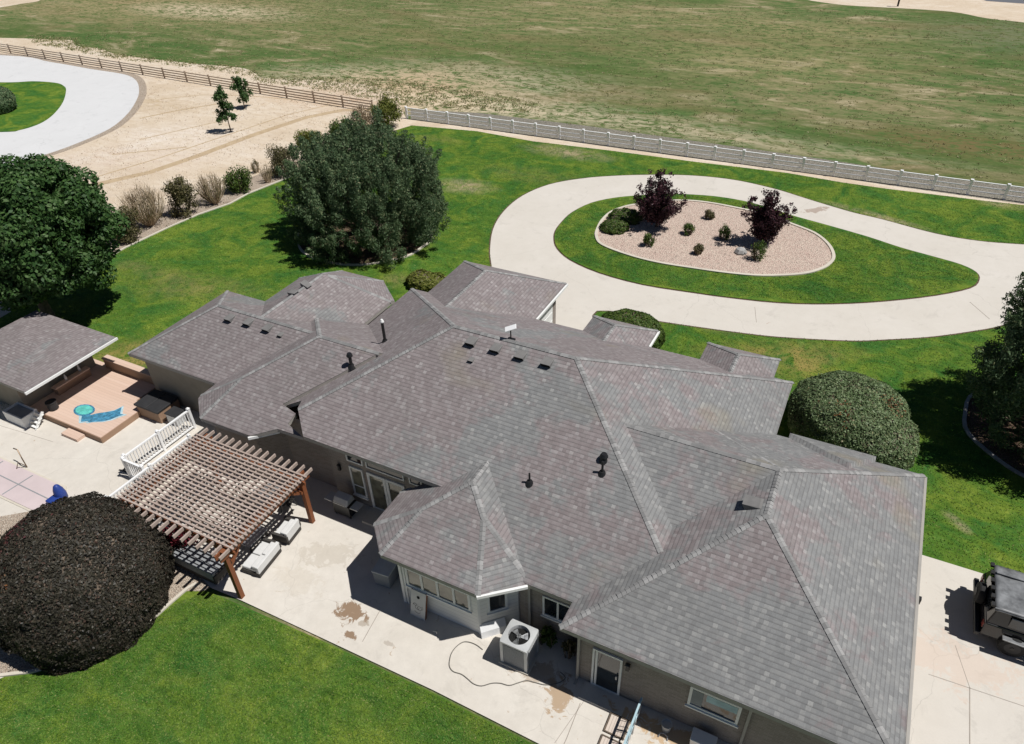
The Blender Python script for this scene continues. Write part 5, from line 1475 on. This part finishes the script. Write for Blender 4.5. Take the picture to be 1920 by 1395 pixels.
# ------------------------------------------------------------------ grass tufts
def in_poly(poly, X, Y):
    r = np.zeros(len(X), bool); j = len(poly)-1
    for i in range(len(poly)):
        xi, yi = poly[i]; xj, yj = poly[j]
        c_ = ((yi > Y) != (yj > Y)) & (X < (xj-xi)*(Y-yi)/(yj-yi+1e-12)+xi)
        r ^= c_; j = i
    return r
def scatter(name, polys, holes, n, size, mat, z, label, cat, box=None, clumpy=0.0, asp=.35):
    x0 = min(p[0] for q in polys for p in q); x1 = max(p[0] for q in polys for p in q)
    y0 = min(p[1] for q in polys for p in q); y1 = max(p[1] for q in polys for p in q)
    if box: x0, x1, y0, y1 = max(x0, box[0]), min(x1, box[1]), max(y0, box[2]), min(y1, box[3])
    XS = []; YS = []; tot = 0
    while tot < n:
        X = rng.uniform(x0, x1, n); Y = rng.uniform(y0, y1, n)
        ok = np.zeros(n, bool)
        for q in polys: ok |= in_poly(q, X, Y)
        for q in holes: ok &= ~in_poly(q, X, Y)
        X = X[ok]; Y = Y[ok]; XS.append(X); YS.append(Y); tot += len(X)
        if len(X) == 0: break
    X = np.concatenate(XS)[:n]; Y = np.concatenate(YS)[:n]
    if clumpy:
        m_ = 9
        X = np.repeat(X[:n//m_], m_)+rng.normal(size=(n//m_)*m_)*clumpy; Y = np.repeat(Y[:n//m_], m_)+rng.normal(size=(n//m_)*m_)*clumpy
    P = np.stack([X, Y, np.full(len(X), z)+rng.uniform(0, size*.6, len(X))], axis=1)
    Nn = np.tile(np.array([[.25, .05, .8]]), (len(X), 1))
    o = leaf_mesh(name, P, Nn, size, mat, None, asp, .55)
    return tag(o, label, cat, None, 'stuff')
blade = m_leaf('grass_blade', [(0, (.040, .110, .018)), (.4, (.085, .185, .024)), (.8, (.15, .255, .034)), (.96, (.24, .32, .08)), (1, (.40, .36, .16))], .6, .3, True)
weed = m_leaf('pasture_weed', [(0, (.09, .13, .035)), (.35, (.17, .19, .07)), (.7, (.30, .27, .13)), (1, (.52, .46, .30))], .8, .3)
HOUSE = [(-26, 10), (-26, 23), (-17, 27.2), (-11, 27.2), (-6, 25), (4.2, 21), (4.2, 5), (-6, 10)]
DRW = [tuple(p) for p in DP]
RL = px([(384, 1110), (452, 1140), (600, 1205), (813, 1305), (1000, 1401), (1200, 1500), (-300, 1600), (-300, 1300), (60, 1270), (150, 1243), (211, 1220), (264, 1190), (323, 1137)])
scatter('grass_tufts', [RL], [], 110000, .028, blade, .045, 'short green blades of the rear lawn at the bottom left', 'grass', (-22, 0, 2, 12))
IS = px([(1042, 452), (1044, 435), (1058, 417), (1077, 401), (1112, 384), (1151, 375), (1281, 368), (1395, 381), (1481, 408), (1623, 448), (1752, 487), (1828, 515), (1831, 526), (1752, 553), (1558, 569), (1365, 557), (1205, 533), (1124, 511), (1070, 487)])
BD = px([(1116, 448), (1118, 433), (1143, 400), (1187, 385), (1279, 377), (1381, 390), (1483, 420), (1554, 460), (1564, 481), (1540, 509), (1500, 520), (1429, 523), (1300, 509), (1178, 484), (1127, 463)])
scatter('grass_tufts', [IS], [BD], 32000, .036, blade, .088, 'short green blades of the teardrop lawn inside the driveway loop', 'grass')
CT = px([(1500, 985), (1724, 1036), (1831, 1069), (1920, 1097), (2300, 1225), (2600, 1800), (1500, 1800)])
scatter('grass_tufts', [px(LAWN)], [HOUSE, DRW, CT], 170000, .036, blade, .045, 'short green blades of the large front lawn around the driveway loop', 'grass', (-45, 13, 9, 52))
scatter('field_weeds', [[(-120, 48), (60, 52), (90, 150), (-160, 150)]], [px([(-500, 62), (0, 71), (190, 92), (450, 127), (556, 150), (690, 160), (762, 222), (600, 400), (-900, 500)]), px([(765, 195), (1920, 345), (2500, 420), (2500, 480), (1920, 400), (760, 245)])], 80000, .06, weed, .02, 'dry and green weeds scattered over the wide pasture beyond the fences', 'weeds', (-95, 45, 48, 110), .13, .5)

# scrubby edge between the bare dirt and the pasture, and loose stones
scatter('scrub_grass', [px([(60, 66), (140, 72), (150, 84), (240, 104), (360, 116), (450, 124), (480, 134), (500, 144), (600, 146), (760, 150), (1000, 190), (1000, 212), (760, 196), (680, 182), (560, 162), (490, 156), (460, 140), (350, 126), (230, 112), (150, 98), (60, 82)])], [], 9000, .09, weed, .03, 'ragged weeds along the line where the bare dirt meets the pasture', 'weeds', None, .25, .5)
rockm = m_leaf('dirt_clod', [(0, (.30, .22, .15)), (.5, (.46, .36, .27)), (1, (.66, .58, .50))], .95, 0)
scatter('dirt_clods', [px([(200, 120), (450, 135), (740, 190), (640, 280), (240, 440), (150, 370), (90, 330), (268, 210), (268, 160)])], [], 5500, .038, rockm, .02, 'small clods and pebbles strewn over the bare dirt lot', 'rubble', None, .5, .8)
